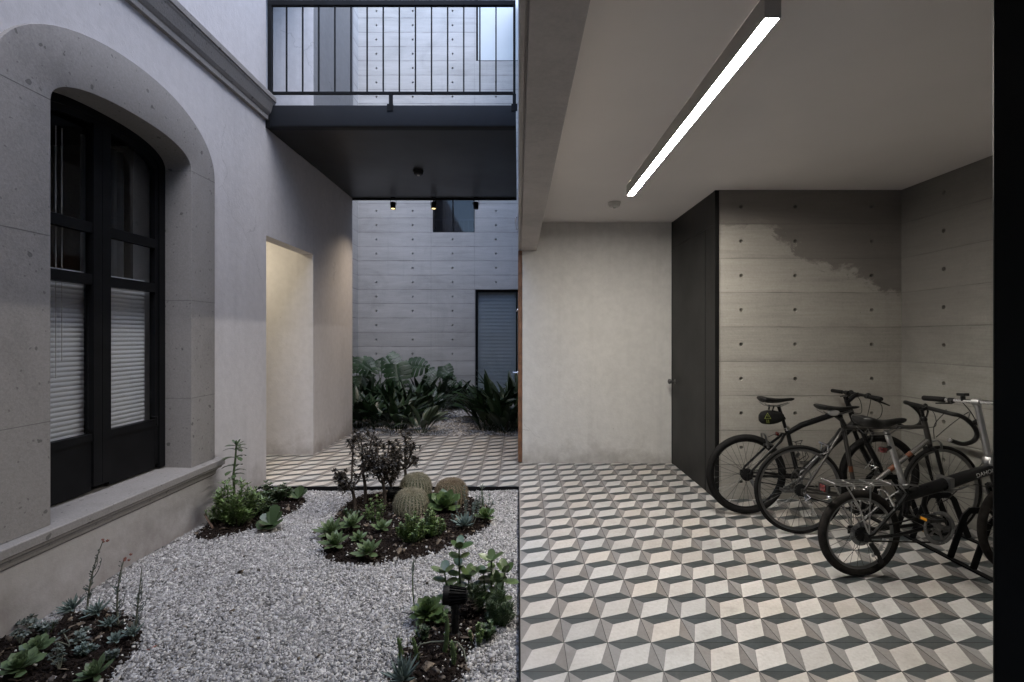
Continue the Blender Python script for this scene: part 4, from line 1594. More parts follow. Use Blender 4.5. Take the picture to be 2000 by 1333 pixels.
# ---- brown branching shrubs -----------------------------------------------------
def shrub(px, py, tips, label, seed, trunk_px):
    """tips: photo pixels of the branch ends, with a depth offset in metres"""
    rnd = random.Random(seed)
    t = plant('aeonium_shrub', px, py, label, 'shrub', 'brown branching shrubs of the middle bed')
    k = px_m(px, py)
    st, lv = MB(), MB()
    fork = Vector((trunk_px[0] * k, 0.0, trunk_px[1] * k))
    st.tube(curve((0, 0, -0.03), fork, (0.012, 0.01, 0), 5), [0.019, 0.017, 0.0155, 0.0145, 0.0135, 0.0125], 8)
    for x, y, dy in tips:
        q = Vector(((x - px) * k, dy, (py - y) * k))
        mid = fork.lerp(q, 0.5) + Vector((rnd.uniform(-.02, .02), rnd.uniform(-.02, .02), -0.02 - 0.12 * abs(q.x - fork.x)))
        pts = [fork, fork.lerp(mid, 0.5) + Vector((0, 0, -0.008)), mid, mid.lerp(q, 0.5), q]
        st.tube(pts, [0.010, 0.0085, 0.0075, 0.0065, 0.0055], 7)
        ends = [q]
        for _ in range(rnd.randint(8, 11)):
            b = mid.lerp(q, rnd.uniform(0.05, 1.0))
            e = b + Vector((rnd.uniform(-0.065, 0.065), rnd.uniform(-0.065, 0.065), rnd.uniform(-0.01, 0.06)))
            st.tube([b, b.lerp(e, 0.5) + Vector((0, 0, -0.006)), e], [0.0045, 0.004, 0.0035], 6)
            ends.append(e)
        for e in ends:
            ax = (rnd.uniform(-.7, .7), rnd.uniform(-.8, .4), 1)
            rosette(lv, e, rnd.randint(13, 18), rnd.uniform(0.032, 0.048), 0.020, 0.003, -35, 70, 'spat', ax, 0.3, 0.5, nseg=3, rnd=rnd)
            for _ in range(4):   # drooping older leaves
                a = rnd.uniform(0, 2 * PI)
                leaf(lv, e - Vector((0, 0, rnd.uniform(0.005, 0.035))), (math.cos(a), math.sin(a), -0.7), (0, 0, 1), 0.026, 0.013, 0.002, -0.3, 'spat', 3)
    st.build('branches', M['stem_brown'], t, smooth=True)
    lv.build('foliage', M['leaf_aeonium'], t, smooth=True, angle=60)


shrub(692, 1006, [(668, 928, -.06), (690, 868, 0), (706, 918, .05), (684, 952, -.1), (655, 935, 0.02)], 'brown branching shrub with dark rosettes, leftmost stem of the middle bed', 61, (-6, 48))
shrub(712, 990, [(702, 858, .02), (724, 862, .05), (735, 900, -.04), (716, 900, .1)], 'thin brown shrub with upright bare twigs, behind the leftmost one', 62, (-4, 62))
shrub(748, 1000, [(736, 875, .0), (758, 872, .03), (768, 905, -.06), (745, 910, -.1), (728, 925, .06), (770, 935, .05)], 'dense dark brown shrub with many rosettes, left of the front cactus', 63, (0, 50))
shrub(764, 984, [(752, 900, .0), (772, 892, .04), (742, 912, .06), (780, 918, -.02)], 'low dark brown shrub between the dense one and the forked one', 65, (-2, 34))
shrub(787, 968, [(791, 858, 0), (806, 876, .04), (772, 880, -.05), (764, 905, .06), (812, 900, -.03)], 'slender brown shrub with a forked crown behind the cacti', 64, (4, 50))


# ---- barrel cacti -----------------------------------------------------------------
def barrel(px, py, rpx, label, seed, mat, hf=0.95):
    rnd = random.Random(seed)
    t = plant('barrel_cactus', px, py, label, 'cactus', 'barrel cacti of the middle bed')
    r = rpx * px_m(px, py)
    nr = 26
    b = MB()
    cz = r * hf * 0.5
    rings = []
    for i in range(19):
        th = PI * (0.02 + 0.9 * i / 18)
        ring = []
        for j in range(nr * 4):
            a = 2 * PI * j / (nr * 4)
            q = (1, 0.955, 0.90, 0.955)[j % 4]
            rr = r * math.sin(th) ** 0.85 * (q if 0.15 < th else 1)
            z = cz + r * hf * math.cos(th) - (0.10 * r * math.exp(-(math.sin(th) / 0.3) ** 2) if th < 1 else 0)
            ring.append(b.vert((rr * math.cos(a), rr * math.sin(a), z)))
        rings.append(ring)
    m = nr * 4
    for i in range(18):
        for j in range(m):
            b.face((rings[i][j], rings[i + 1][j], rings[i + 1][(j + 1) % m], rings[i][(j + 1) % m]))
    b.face(rings[0])
    b.build('body', M['cactus'], t, smooth=True, angle=80)
    s = MB()
    for k in range(nr):
        a = 2 * PI * k / nr
        na = 25
        for i in range(na):
            th = PI * (0.035 + 0.72 * (i + rnd.uniform(-.2, .2)) / na)
            rr = r * math.sin(th) ** 0.85
            z = cz + r * hf * math.cos(th) - (0.10 * r * math.exp(-(math.sin(th) / 0.3) ** 2) if th < 1 else 0)
            p = Vector((rr * math.cos(a), rr * math.sin(a), z))
            out = Vector((math.sin(th) * math.cos(a), math.sin(th) * math.sin(a), math.cos(th)))
            tx = Vector((-math.sin(a), math.cos(a), 0))
            ty = out.cross(tx)
            for q in range(10):
                g_ = 2 * PI * q / 10 + rnd.uniform(-.5, .5)
                d = (tx * math.cos(g_) + ty * math.sin(g_) + out * rnd.uniform(0.35, 0.9)).normalized()
                L = r * rnd.uniform(0.2, 0.36)
                w = tx.cross(d).normalized() * 0.0012
                v2 = d.cross(w).normalized() * 0.0012
                e = p + d * L - Vector((0, 0, 0.12 * L))
                i0 = s.vert(p + w)
                i1 = s.vert(p - w * 0.5 + v2)
                i2 = s.vert(p - w * 0.5 - v2)
                i3 = s.vert(e)
                s.face((i0, i1, i3))
                s.face((i1, i2, i3))
                s.face((i2, i0, i3))
    s.build('spine_cover', mat, t, fix=False)


barrel(812, 973, 28, 'golden barrel cactus at the back, behind the front one', 71, M['spine'])
barrel(881, 987, 30, 'brownish barrel cactus on the right of the three', 72, M['spine_dark'])
barrel(803, 1006, 31, 'golden barrel cactus at the front, nearest of the three', 73, M['spine'])

# flat pads between the cacti
t = plant('prickly_pear', 838, 1000, 'flat green pads standing between the barrel cacti', 'cactus')
mb = MB()
for x, z, w, ry in ((0.0, 0.02, 0.085, 0.3), (-0.09, 0.045, 0.075, -0.4), (0.05, 0.03, 0.07, 0.9)):
    leaf(mb, (x, -0.03, z), (math.sin(ry) * 0.4, 0.1, 1), (0.2, -1, 0.1), 0.115, w, 0.012, 0.1, 'oval', 8)
mb.build('pads', M['leaf_mid'], t, smooth=True, angle=60)


# ---- bushy clumps -----------------------------------------------------------------
def bush(name, px, py, wpx, hpx, label, mat, n, seed, ll, lw, prof='lance', T=0.0, whorl=6, dm=0.8, cat='plant', droop=0.0, smat='stem_green'):
    """many thin stems, each topped and lined with whorls of small leaves"""
    rnd = random.Random(seed)
    t = plant(name, px, py, label, cat)
    k = px_m(px, py)
    w, h = wpx * k / 2, hpx * k
    st, lv = MB(), MB()
    for _ in range(n):
        a, q = rnd.uniform(0, 2 * PI), math.sqrt(rnd.random())
        hh = h * rnd.uniform(0.4, 1.12) * (1 - 0.45 * q * q)
        tip = Vector((math.cos(a) * q * w, math.sin(a) * q * w * dm, hh))
        base = Vector((tip.x * 0.35, tip.y * 0.35, -0.01))
        pts = curve(base, tip, (tip.x * 0.2, tip.y * 0.2, 0.01), 5)
        st.tube(pts, [0.003, 0.0028, 0.0026, 0.0024, 0.002, 0.0016], 5)
        for m in range(whorl):
            f = 0.35 + 0.65 * m / max(1, whorl - 1)
            j = min(4, int(f * 5))
            p = pts[j].lerp(pts[j + 1], f * 5 - j)
            for q2 in range(5):
                b = q2 * 2 * PI / 5 + m * 0.6 + rnd.uniform(-.3, .3)
                e = rnd.uniform(0.2, 1.0) - droop
                leaf(lv, p, (math.cos(b), math.sin(b), e), (0, 0, 1), ll * rnd.uniform(.7, 1.15), lw, T, rnd.uniform(-.3, .3), prof, 3)
    st.build('stems', M[smat], t, smooth=True)
    lv.build('foliage', mat, t, smooth=True, angle=60)
    return t


bush('bushy_succulent', 803, 1068, 62, 54, 'bushy bright green plant with tiny leaves in front of the front cactus', M['leaf_bright'], 44, 81, 0.023, 0.012, 'oval')
bush('bushy_succulent', 844, 1056, 50, 52, 'tiny leaved bright green bush on the right of a similar one, below the large rosette', M['leaf_bright'], 40, 82, 0.023, 0.012, 'oval')
bush('bushy_succulent', 733, 1026, 46, 50, 'sparse yellow green weed at the foot of the brown shrubs', M['leaf_bright'], 18, 83, 0.021, 0.011, 'oval', whorl=4)
bush('leafy_bush', 464, 1030, 96, 78, 'glossy bright green bush with narrow leaves at the end of the sill', M['leaf_bright'], 44, 84, 0.055, 0.014, 'lance', whorl=5, dm=0.6)
bush('leafy_bush', 412, 1026, 40, 30, 'low yellow green sprig against the wall below the sill', M['leaf_bright'], 9, 85, 0.03, 0.010, 'lance', whorl=4, dm=0.5)
bush('dark_bush', 528, 990, 62, 38, 'dark green bush with round leaves near the wall corner', M['leaf_mid'], 26, 86, 0.04, 0.022, 'oval', whorl=4, dm=0.7)
bush('dark_bush', 488, 1000, 60, 40, 'dark green bush partly hidden behind the glossy narrow leaved one', M['leaf_mid'], 20, 87, 0.035, 0.016, 'oval', whorl=4, dm=0.6)
bush('ferny_bush', 978, 1222, 56, 62, 'dark feathery bush with needle leaves beside the tiled floor', M['leaf_mid'], 60, 88, 0.028, 0.003, 'needle', whorl=8, T=0.002)
bush('ferny_bush', 928, 1206, 36, 52, 'dark green tuft of spiky leaves right of the garden light', M['leaf_mid'], 26, 89, 0.05, 0.004, 'needle', whorl=4, T=0.002)
bush('dry_tuft', 914, 1216, 30, 34, 'dry brown tuft behind the garden light', M['stem_brown'], 20, 90, 0.03, 0.006, 'lance', whorl=5, smat='stem_brown')
bush('trailing_sedum', 930, 1262, 26, 50, 'yellow green trailing stems right of the garden light base', M['leaf_bright'], 7, 91, 0.012, 0.008, 'oval', T=0.004, whorl=8)
bush('silver_stalks', 912, 1036, 66, 76, 'thin silver stalks with tiny leaves in front of the brownish cactus', M['leaf_silver'], 9, 92, 0.014, 0.006, 'oval', T=0.003, whorl=9, dm=0.5, smat='stem_pale')
bush('thin_bush', 946, 1000, 34, 42, 'small grey green sprig at the right rear corner of the middle bed', M['leaf_grey'], 7, 93, 0.04, 0.010, 'lance', whorl=3)


# ---- broad leaved plants
def broad(px, py, spec, label, mat, seed):
    rnd = random.Random(seed)
    t = plant('broad_leaved_plant', px, py, label, 'plant')
    k = px_m(px, py)
    lv = MB()
    for ang, el, L, W, bend in spec:
        a = R(ang)
        e = R(el + 9)
        d = Vector((math.cos(a) * math.cos(e), math.sin(a) * math.cos(e), math.sin(e)))
        leaf(lv, (0, 0, 0.035), d, (0, -0.35, 1), L * k * 0.72, W * k * 1.05, 0.004, R(bend), 'spat', 8)
    lv.build('leaves', mat, t, smooth=True, angle=60)


broad(530, 1036, [(75, 66, 56, 26, -12), (160, 35, 44, 20, -15), (100, 45, 46, 22, -20), (-90, 25, 34, 24, -25), (240, 30, 40, 22, -25), (215, 8, 40, 30, -10), (285, 5, 30, 24, -15), (-20, 20, 42, 22, -10), (20, 40, 45, 18, 10), (-60, 0, 34, 22, -5), (130, 55, 40, 16, 5)],
      'broad leaved green plant with paddle leaves at the gravel edge below the corner', M['leaf_mid'], 101)
broad(583, 985, [(10, 35, 34, 16, 5), (60, 60, 34, 18, 10), (120, 60, 30, 16, 0), (175, 30, 40, 15, -5), (-40, 25, 30, 14, -10), (210, 20, 34, 12, -20)],
      'small broad leaved plant with upright leaves beside the path edging', M['leaf_mid'], 102)

# the tall single stem by the sill
t = plant('tall_succulent', 455, 1016, 'tall single stem succulent rising beside the end of the stone sill', 'succulent')
t.location.x += 0.02
k = px_m(455, 1016)
st, lv = MB(), MB()
pts = [Vector(p) for p in ((0, 0, -0.02), (-0.01, 0, 0.2), (-0.015, 0, 0.34), (0.0, 0, 0.46), (0.008, 0, 0.575))]
st.tube(pts, [0.011, 0.010, 0.009, 0.008, 0.006], 8)
st.build('stem', M['stem_green'], t, smooth=True)
rnd = random.Random(103)
for z in (0.25, 0.29, 0.33, 0.36, 0.40, 0.47, 0.535):
    x = -0.012 if z < 0.4 else 0.004
    for j in range(3 if z < 0.42 else 5):
        a = rnd.uniform(0, 2 * PI)
        leaf(lv, (x, 0, z), (math.cos(a), math.sin(a), 0.45), (0, 0, 1), rnd.uniform(.08, .12), 0.044, 0.004, R(-70), 'spat', 6)
rosette(lv, (0.008, 0, 0.57), 13, 0.085, 0.034, 0.004, -5, 75, 'spat', (0, -.2, 1), -0.3, rnd=rnd)
lv.build('leaves', M['leaf_mid'], t, smooth=True, angle=60)


# ---- jade plants in front
def jade(px, py, hpx, stems, label, seed):
    rnd = random.Random(seed)
    t = plant('jade_plant', px, py, label, 'succulent', 'jade plants beside the tiled floor')
    k = px_m(px, py)
    st, lv = MB(), MB()
    for dx, dz, nodes_ in stems:
        tip = Vector((dx * k, rnd.uniform(-.03, .03), dz * k))
        pts = curve((dx * k * 0.25, 0, -0.01), tip, (dx * k * 0.12, 0, 0), 6)
        st.tube(pts, [0.0085 - 0.0008 * i for i in range(7)], 7)
        for m in range(nodes_):
            f = 0.34 + 0.66 * m / (nodes_ - 1)
            j = min(5, int(f * 6))
            p = pts[j].lerp(pts[j + 1], f * 6 - j)
            for q in range(2 if m < nodes_ - 1 else 4):
                a = m * PI / 2 + q * (PI if m < nodes_ - 1 else PI / 2) + rnd.uniform(-.35, .35)
                e = rnd.uniform(-0.25, 0.35) if m < nodes_ - 1 else rnd.uniform(0.3, 1.1)
                leaf(lv, p, (math.cos(a), math.sin(a) * 0.9, e), (0, -0.2, 1), rnd.uniform(22, 31) * k, rnd.uniform(15, 19) * k, 0.010, R(rnd.uniform(-20, 25)), 'oval', 7)
    st.build('stems', M['stem_green'], t, smooth=True)
    lv.build('leaves', M['leaf_jade'], t, smooth=True, angle=60)


jade(902, 1200, 130, [(-6, 122, 6), (-34, 78, 4), (14, 70, 4)], 'taller jade plant with thick round leaves behind the garden light', 111)
jade(960, 1196, 100, [(0, 98, 5), (26, 78, 4), (-16, 72, 4), (12, 60, 3)], 'wider jade plant with several stems close to the tiled floor', 112)

# thick spurge stems, and the tall stalk
for i, (px, py, tx, ty, r, lab) in enumerate(((867, 1283, 872, 1212, 0.011, 'thick pale green spurge stem left of the garden light base'), (884, 1308, 882, 1264, 0.011, 'short thick spurge stem in front of the garden light base'),
                                             (813, 1306, 806, 1258, 0.009, 'spurge stem at the left side of the front bed'), (781, 1296, 777, 1250, 0.010, 'spurge stem at the gravel edge of the front bed'))):
    rnd = random.Random(120 + i)
    t = plant('spurge_stem', px, py, lab, 'succulent', 'thick stems of the front bed')
    k = px_m(px, py)
    top = Vector(((tx - px) * k, 0, (py - ty) * k))
    st = MB()
    pts = curve((0, 0, -0.015), top, (0.008, 0, 0), 6)
    st.tube(pts, [r, r, r * .95, r * .95, r * .9, r * .85, r * .6], 8)
    st.build('stem', M['stem_green'], t, smooth=True)
    lv = MB()
    for m in range(26):
        f = rnd.random()
        j = min(5, int(f * 6))
        p = pts[j].lerp(pts[j + 1], f * 6 - j)
        a = rnd.uniform(0, 2 * PI)
        leaf(lv, p + Vector((math.cos(a), math.sin(a), 0)) * r * 0.8, (math.cos(a), math.sin(a), 0.8), (0, 0, 1), 0.012, 0.006, 0.003, 0.2, 'oval', 3)
    lv.build('leaves', M['leaf_bright'], t, smooth=True)
t = plant('tall_stalk', 814, 1214, 'single tall thin green stalk rising from the front bed over the gravel', 'plant')
k = px_m(814, 1214)
st, lv = MB(), MB()
pts = curve((0, 0, 0.0), (-6 * k, 0.0, 118 * k), (-0.012, 0, 0), 8)
st.tube(pts, [0.0042, 0.004, 0.0038, 0.0036, 0.0034, 0.0034, 0.0034, 0.003, 0.002], 6)
st.build('stem', M['stem_green'], t, smooth=True)
for m in range(16):
    a = m * 2.4
    p = pts[6].lerp(pts[8], m / 16)
    leaf(lv, p, (math.cos(a) * .5, math.sin(a) * .5, 1), (0, 0, 1), 0.026, 0.005, 0.003, 0.1, 'lance', 3)
lv.build('leaves', M['leaf_silver'], t, smooth=True)
t = plant('trailing_vine', 812, 1285, 'thin bare stem trailing across the soil of the front bed', 'plant')
k = px_m(812, 1285)
st = MB()
st.tube([(0, 0, 0.02), (0.02, 0.01, 0.045), (0.07, 0.02, 0.05), (0.13, 0.02, 0.052), (0.19, 0.01, 0.055), (0.225, -0.02, 0.035), (0.24, -0.07, 0.015)], 0.0032, 6)
tag(t, None)
st.build('stem', M['stem_pale'], t, smooth=True)

# twig, peg and fallen petal
mb = MB()
p = ground(400, 1024)
q = ground(416, 1040)
mb.tube([(p.x, p.y, GZ + 0.075), (q.x, q.y, GZ + 0.03)], 0.008, 7)
tag(mb.build('wooden_peg', M['twig'], smooth=True), 'short brown wooden peg stuck in the soil below the sill', 'peg', kind='thing')
mb = MB()
p = ground(292, 1272)
leaf(mb, (p.x, p.y, GZ + 0.012), (1, 0.3, 0.2), (0, 0, 1), 0.035, 0.014, 0.004, 0.3, 'oval', 4)
leaf(mb, (p.x - 0.005, p.y - 0.008, GZ + 0.012), (0.8, -0.5, 0.3), (0, 0, 1), 0.028, 0.012, 0.004, 0.3, 'oval', 4)
tag(mb.build('fallen_petal', M['flower'], smooth=True), 'fallen coral red petal lying on the gravel beside the left bed', 'petal', kind='thing')


# ---- garden lights
def garden_light(loc, k, yaw, label, hz, hl, hr, base_r):
    t = empty('garden_light', loc, label, 'garden light', 'black garden lights on stakes')
    st = MB()
    st.tube([(0, 0, -0.03), (0, 0, hz - hr * 0.8)], 0.017, 12)
    st.tube([(0, 0, hz - hr * 1.35), (0, 0, hz - hr * 0.7)], 0.024, 12)
    st.build('stake', M['blackplastic'], t, smooth=True)
    b = MB()
    b.lathe([(0, 0.0), (base_r, 0.0), (base_r, 0.012), (base_r * 0.8, 0.02), (0.02, 0.024), (0, 0.024)], (0, 0, 0.0), (0, 0, 1), 20)
    b.build('base', M['blackplastic'], t, smooth=True)
    d = Vector((math.cos(yaw), math.sin(yaw), 0.06)).normalized()
    h = MB()
    o = Vector((0, 0, hz)) - d * hl * 0.5
    h.lathe([(0, 0.0), (hr * 0.55, 0.0), (hr * 0.62, 0.006), (hr * 0.80, hl * 0.35), (hr * 0.93, hl * 0.72), (hr, hl * 0.76), (hr, hl), (hr * 0.9, hl * 1.0), (hr * 0.86, hl * 0.97), (0, hl * 0.97)], o, d, 28)
    hd = h.build('head', M['steel'], t, smooth=True)
    f = MB()
    x = d.cross(Vector((0, 0, 1))).normalized()
    y = d.cross(x)
    for j in range(18):
        a = 2 * PI * j / 18
        r_ = x * math.cos(a) + y * math.sin(a)
        f.bar(o + d * 0.008 + r_ * hr * 0.68, o + d * hl * 0.74 + r_ * hr * 0.98, 0.003, 0.011, r_)
    f.build('cooling_fin', M['steel'], hd)


g0 = ground(889, 1250)
garden_light((g0.x, g0.y, GZ + 0.012), 1, R(186), 'black finned garden spotlight on a stake among the front succulents', 0.205, 0.122, 0.043, 0.034)
g0 = ground(775, 988)
garden_light((g0.x, g0.y, GZ + 0.012), 1, R(184), 'dark garden spotlight half hidden behind the brown shrubs and cacti', 0.10, 0.15, 0.05, 0.04)


# ---- rear garden: aspidistra and monstera ------------------------------------------
def aspidistra(x, y, n, h, label, seed, mat='leaf_dark', spread=0.35):
    rnd = random.Random(seed)
    t = empty('aspidistra', (x, y, GZ), label, 'plant', 'dark leaved plants of the rear garden')
    lv = MB()
    for _ in range(int(n * 1.45)):
        a = rnd.uniform(0, 2 * PI)
        q = rnd.random() ** 0.6
        el = R(86 - 42 * q + rnd.uniform(-8, 8))
        d = Vector((math.cos(a) * math.cos(el), math.sin(a) * math.cos(el), math.sin(el)))
        b = Vector((math.cos(a) * spread * 0.45 * rnd.random(), math.sin(a) * spread * 0.45 * rnd.random(), 0))
        ps = h * rnd.uniform(0.18, 0.38)
        c = b + d * ps
        lv.tube([b, b.lerp(c, .5) + Vector((0, 0, .01)), c], [0.004, 0.0035, 0.004], 5)
        leaf(lv, c, d, (-math.cos(a) * 0.8, -math.sin(a) * 0.8, 1), h * rnd.uniform(0.6, 0.85), rnd.uniform(0.085, 0.125), 0.0, R(rnd.uniform(-75, -8)), 'blade', 9, 0.18, rnd.uniform(-.7, .7))
    lv.build('leaves', M[mat], t, smooth=True, angle=70)


AS = [(700, 836, 26, .62, 'dark leafy clump against the wall block, front of the rear garden'), (738, 838, 26, .60, 'dark leafy clump at the front, second from the wall block'),
      (778, 842, 24, .62, 'dark leafy clump at the front, third from the wall block'), (716, 815, 26, .75, 'taller dark clump in the second row behind the wall block'),
      (764, 818, 26, .72, 'taller dark clump in the second row, below the split leaves'), (800, 822, 24, .70, 'dark clump in the second row left of the gravel way'),
      (838, 818, 24, .66, 'dark clump on the left edge of the gravel way'), (690, 800, 20, .8, 'rear dark clump beneath the leftmost split leaf plant'),
      (860, 803, 26, .68, 'dark clump below the round pale leaves at the back wall'), (893, 797, 24, .62, 'dark clump at the back wall left of the tall window'),
      (826, 800, 22, .7, 'dark clump at the back wall behind the gravel way'), (912, 796, 16, .5, 'low dark clump in front of the window edge')]
for i, (px, py, n, h, lab) in enumerate(AS):
    g0 = ground(px, py)
    aspidistra(g0.x, g0.y, n, h, lab, 200 + i)
AS = [(952, 842, 26, .62, 'dark clump at the front left of the window side planting'), (986, 846, 28, .70, 'dark clump at the front beside the wooden door'),
      (962, 828, 28, .85, 'tall dark clump of long leaves before the tall window'), (1000, 828, 28, .95, 'tallest dark clump, close to the wooden door'),
      (940, 822, 20, .6, 'dark clump leaning over the gravel way from the window side'), (1030, 836, 20, .9, 'dark clump mostly hidden by the wooden door')]
for i, (px, py, n, h, lab) in enumerate(AS):
    g0 = ground(px, py)
    aspidistra(g0.x, g0.y, n, h, lab, 230 + i)
g0 = ground(822, 848)
aspidistra(g0.x, g0.y, 14, .52, 'paler broad leaved clump at the front of the rear garden beside the gravel way', 250, 'leaf_pale', 0.2)


def monstera_leaf(mb, p, d, n, L, rnd):
    """heart shaped blade cut into fingers"""
    d = Vector(d).normalized()
    n = Vector(n)
    n = (n - d * n.dot(d)).normalized()
    s = d.cross(n)
    nl = 6
    for sg in (-1, 1):
        for k in range(nl):
            f0, f1 = k / nl, (k + 0.56) / nl
            wid = lambda f: 0.50 * L * math.sin(PI * min(1, 0.26 + f * 0.74)) ** 0.8
            back = -0.22 * L * (1 - f0)
            A = p + d * (f0 * L)
            B = p + d * ((k + 1) / nl * L)
            C = p + d * (f1 * L + 0.06 * L + back * 0.5) + s * sg * wid(f1) * 0.97
            D = p + d * (f0 * L + 0.05 * L + back) + s * sg * wid(f0)
            mid0 = A.lerp(D, 0.3) + n * 0.03 * L
            mid1 = B.lerp(C, 0.3) + n * 0.03 * L - (B - A) * 0.12
            dr = -n * 0.10 * L
            v = [mb.vert(q) for q in (A, B, mid1, mid0, C + dr, D + dr)]
            e = mb.vert((C + D) * 0.5 + dr + s * sg * 0.05 * L)
            mb.face((v[0], v[1], v[2], v[3]))
            mb.face((v[3], v[2], v[4], e))
            mb.face((v[3], e, v[5]))


def monstera(px, py, leaves, label, seed):
    rnd = random.Random(seed)
    g0 = ground(px, py)
    t = empty('monstera', (g0.x, g0.y, GZ), label, 'plant', 'split leaved plants of the rear garden')
    k = g0.y / FPX
    lv, st = MB(), MB()
    for lx, ly, L, dx, dz, dy in leaves:
        p = Vector(((lx - px) * k, dy, (py - ly) * k))
        st.tube(curve((rnd.uniform(-.05, .05), 0, 0), p, (-0.06 * (1 if p.x > 0 else -1), 0, 0.04), 6), 0.007, 6)
        d = Vector((dx, -0.35, dz))
        monstera_leaf(lv, p, d, Vector((0.1 * dx, -0.85, 0.55)), L * 0.78, rnd)
    st.build('stems', M['stem_green'], t, smooth=True)
    lv.build('leaves', M['leaf_monstera'], t, fix=False, smooth=True, angle=70)


monstera(742, 806, [(733, 705, .52, -.25, -.55, 0), (752, 698, .62, .45, -.5, .05), (778, 712, .66, .2, -.85, -.15), (795, 714, .6, 1, -.1, .1), (722, 735, .42, -.7, -.3, .1), (765, 745, .45, .4, -.6, .1), (746, 760, .45, -.5, -.5, 0)],
         'large split leaved plant standing tallest against the concrete facade', 301)
monstera(700, 812, [(692, 698, .5, -.2, -.6, 0), (702, 706, .5, .6, -.35, 0), (694, 735, .4, -.1, -.8, -.1)], 'split leaved plant partly hidden by the wall block', 302)
monstera(862, 800, [(860, 722, .36, .5, -.3, 0), (850, 724, .34, -.6, -.35, 0), (868, 716, .40, .3, -.75, 0), (840, 736, .34, -.2, -.6, -.1), (876, 735, .34, .4, -.7, -.05)],
         'smaller split leaved plant at the back wall left of the tall window', 303)

# ---- a little more growth in the beds
rosette_plant('echeveria', 838, 1056, 20, 'small round green rosette right of the bushy green plants at the soil edge', M['leaf_jade'], 22, 0.5, 0.06, 'spat', (0, 75), 0.05, 401, 0.5)
rosette_plant('echeveria', 700, 1068, 17, 'tiny green rosette on bare soil between the pointed rosettes and the bushy plants', M['leaf_rosette'], 20, 0.42, 0.07, 'spoon', (5, 75), 0.03, 402, 0.3)
rosette_plant('echeveria', 860, 1226, 17, 'small green rosette tucked between the layered rosette and the garden light stake', M['leaf_jade'], 24, 0.55, 0.06, 'spat', (-5, 75), 0.05, 403, 0.5)
bush('leafy_bush', 508, 1014, 54, 40, 'mid green sprigs in the middle of the bed at the sill end', M['leaf_mid'], 20, 404, 0.04, 0.014, 'lance', whorl=4, dm=0.7)
bush('leafy_bush', 556, 984, 40, 30, 'small green sprigs near the path edging, left of the upright paddle leaves', M['leaf_mid'], 14, 405, 0.032, 0.016, 'oval', whorl=4, dm=0.7)
bush('grey_sprig', 92, 1252, 36, 26, 'grey green sprig on the wall side of the left bed', M['leaf_grey'], 10, 406, 0.022, 0.011, 'spat', whorl=4, T=0.003)
bush('grey_sprig', 170, 1292, 34, 24, 'low grey sprig in front of the tall grey sedum', M['leaf_silver'], 10, 407, 0.02, 0.010, 'spat', whorl=4, T=0.003)
bush('grey_sprig', 214, 1300, 28, 20, 'tiny grey sprig near the gravel edge at the bottom of the left bed', M['leaf_grey'], 8, 408, 0.018, 0.009, 'spat', whorl=4, T=0.003)
bush('green_sprig', 690, 1024, 34, 28, 'low green sprig at the foot of the leftmost brown shrub', M['leaf_mid'], 12, 409, 0.022, 0.010, 'oval', whorl=4)
bush('green_sprig', 950, 1250, 40, 34, 'low dark green sprig at the right soil edge of the front bed', M['leaf_mid'], 14, 410, 0.022, 0.010, 'oval', whorl=4)
bush('green_sprig', 826, 1262, 30, 26, 'low green sprig below the layered rosette of the front bed', M['leaf_mid'], 9, 411, 0.022, 0.010, 'lance', whorl=4)
# ================================================================== BICYCLES
# local frame of a bicycle: x forward from the rear hub, y to its left (away from the garden), z up from the floor
def wheel(root, M_, u, r, tr, mats, spokes=32, hubw=0.05, rim_h=0.016, cas=None, reflector=None, seed=0):
    """wheel mesh = rim and spokes; children tyre, hub"""
    c = Vector((u, 0, r))
    rr = r - tr * 1.75
    w = MB()
    w.M = M_
    w.lathe([(rr, -0.009), (rr, 0.009), (rr - rim_h * 0.6, 0.008), (rr - rim_h, 0.003), (rr - rim_h, -0.003), (rr - rim_h * 0.6, -0.008)], c, (0, 1, 0), 56, closed=True)
    w.mi = 1
    for k in range(spokes):
        s = 1 if k % 2 else -1
        a = 2 * PI * k / spokes + seed
        b = a + (0.9 if (k // 2) % 2 else -0.9)
        p = c + Vector((math.cos(a) * (rr - rim_h), s * 0.002, math.sin(a) * (rr - rim_h)))
        q = c + Vector((math.cos(b) * 0.021, s * hubw * 0.5, math.sin(b) * 0.021))
        w.tube([p, q], 0.0015, 4, cap=False)
    wh = w.build('wheel', [mats['rim'], M['spoke']], root, smooth=True, angle=40)
    t = MB()
    t.M = M_
    t.torus(c, (0, 1, 0), r - tr, tr, 64, 12)
    t.build('tyre', mats['tyre'], wh, smooth=True)
    h = MB()
    h.M = M_
    h.lathe([(0, -hubw), (0.007, -hubw), (0.008, -hubw * 0.62), (0.023, -hubw * 0.58), (0.023, -hubw * 0.48), (0.013, -hubw * 0.4), (0.013, hubw * 0.4), (0.023, hubw * 0.48),
             (0.023, hubw * 0.58), (0.008, hubw * 0.62), (0.007, hubw), (0, hubw)], c, (0, 1, 0), 18)
    h.build('hub', M['dullalloy'], wh, smooth=True)
    if cas:
        g_ = MB()
        prof = []
        for i, cr in enumerate(cas):
            y = -0.020 - 0.0055 * i
            prof += [(cr, y), (cr, y - 0.002), (cr * 0.8, y - 0.0022), (cr * 0.8, y - 0.0052)]
        g_.lathe([(0, -0.018)] + prof + [(0, -0.02 - 0.0055 * len(cas))], c, (0, 1, 0), 40)
        g_.build('cassette', M['blackplastic'] if cas[0] < 0.06 else M['dullalloy'], wh, smooth=True, angle=25)
    return wh


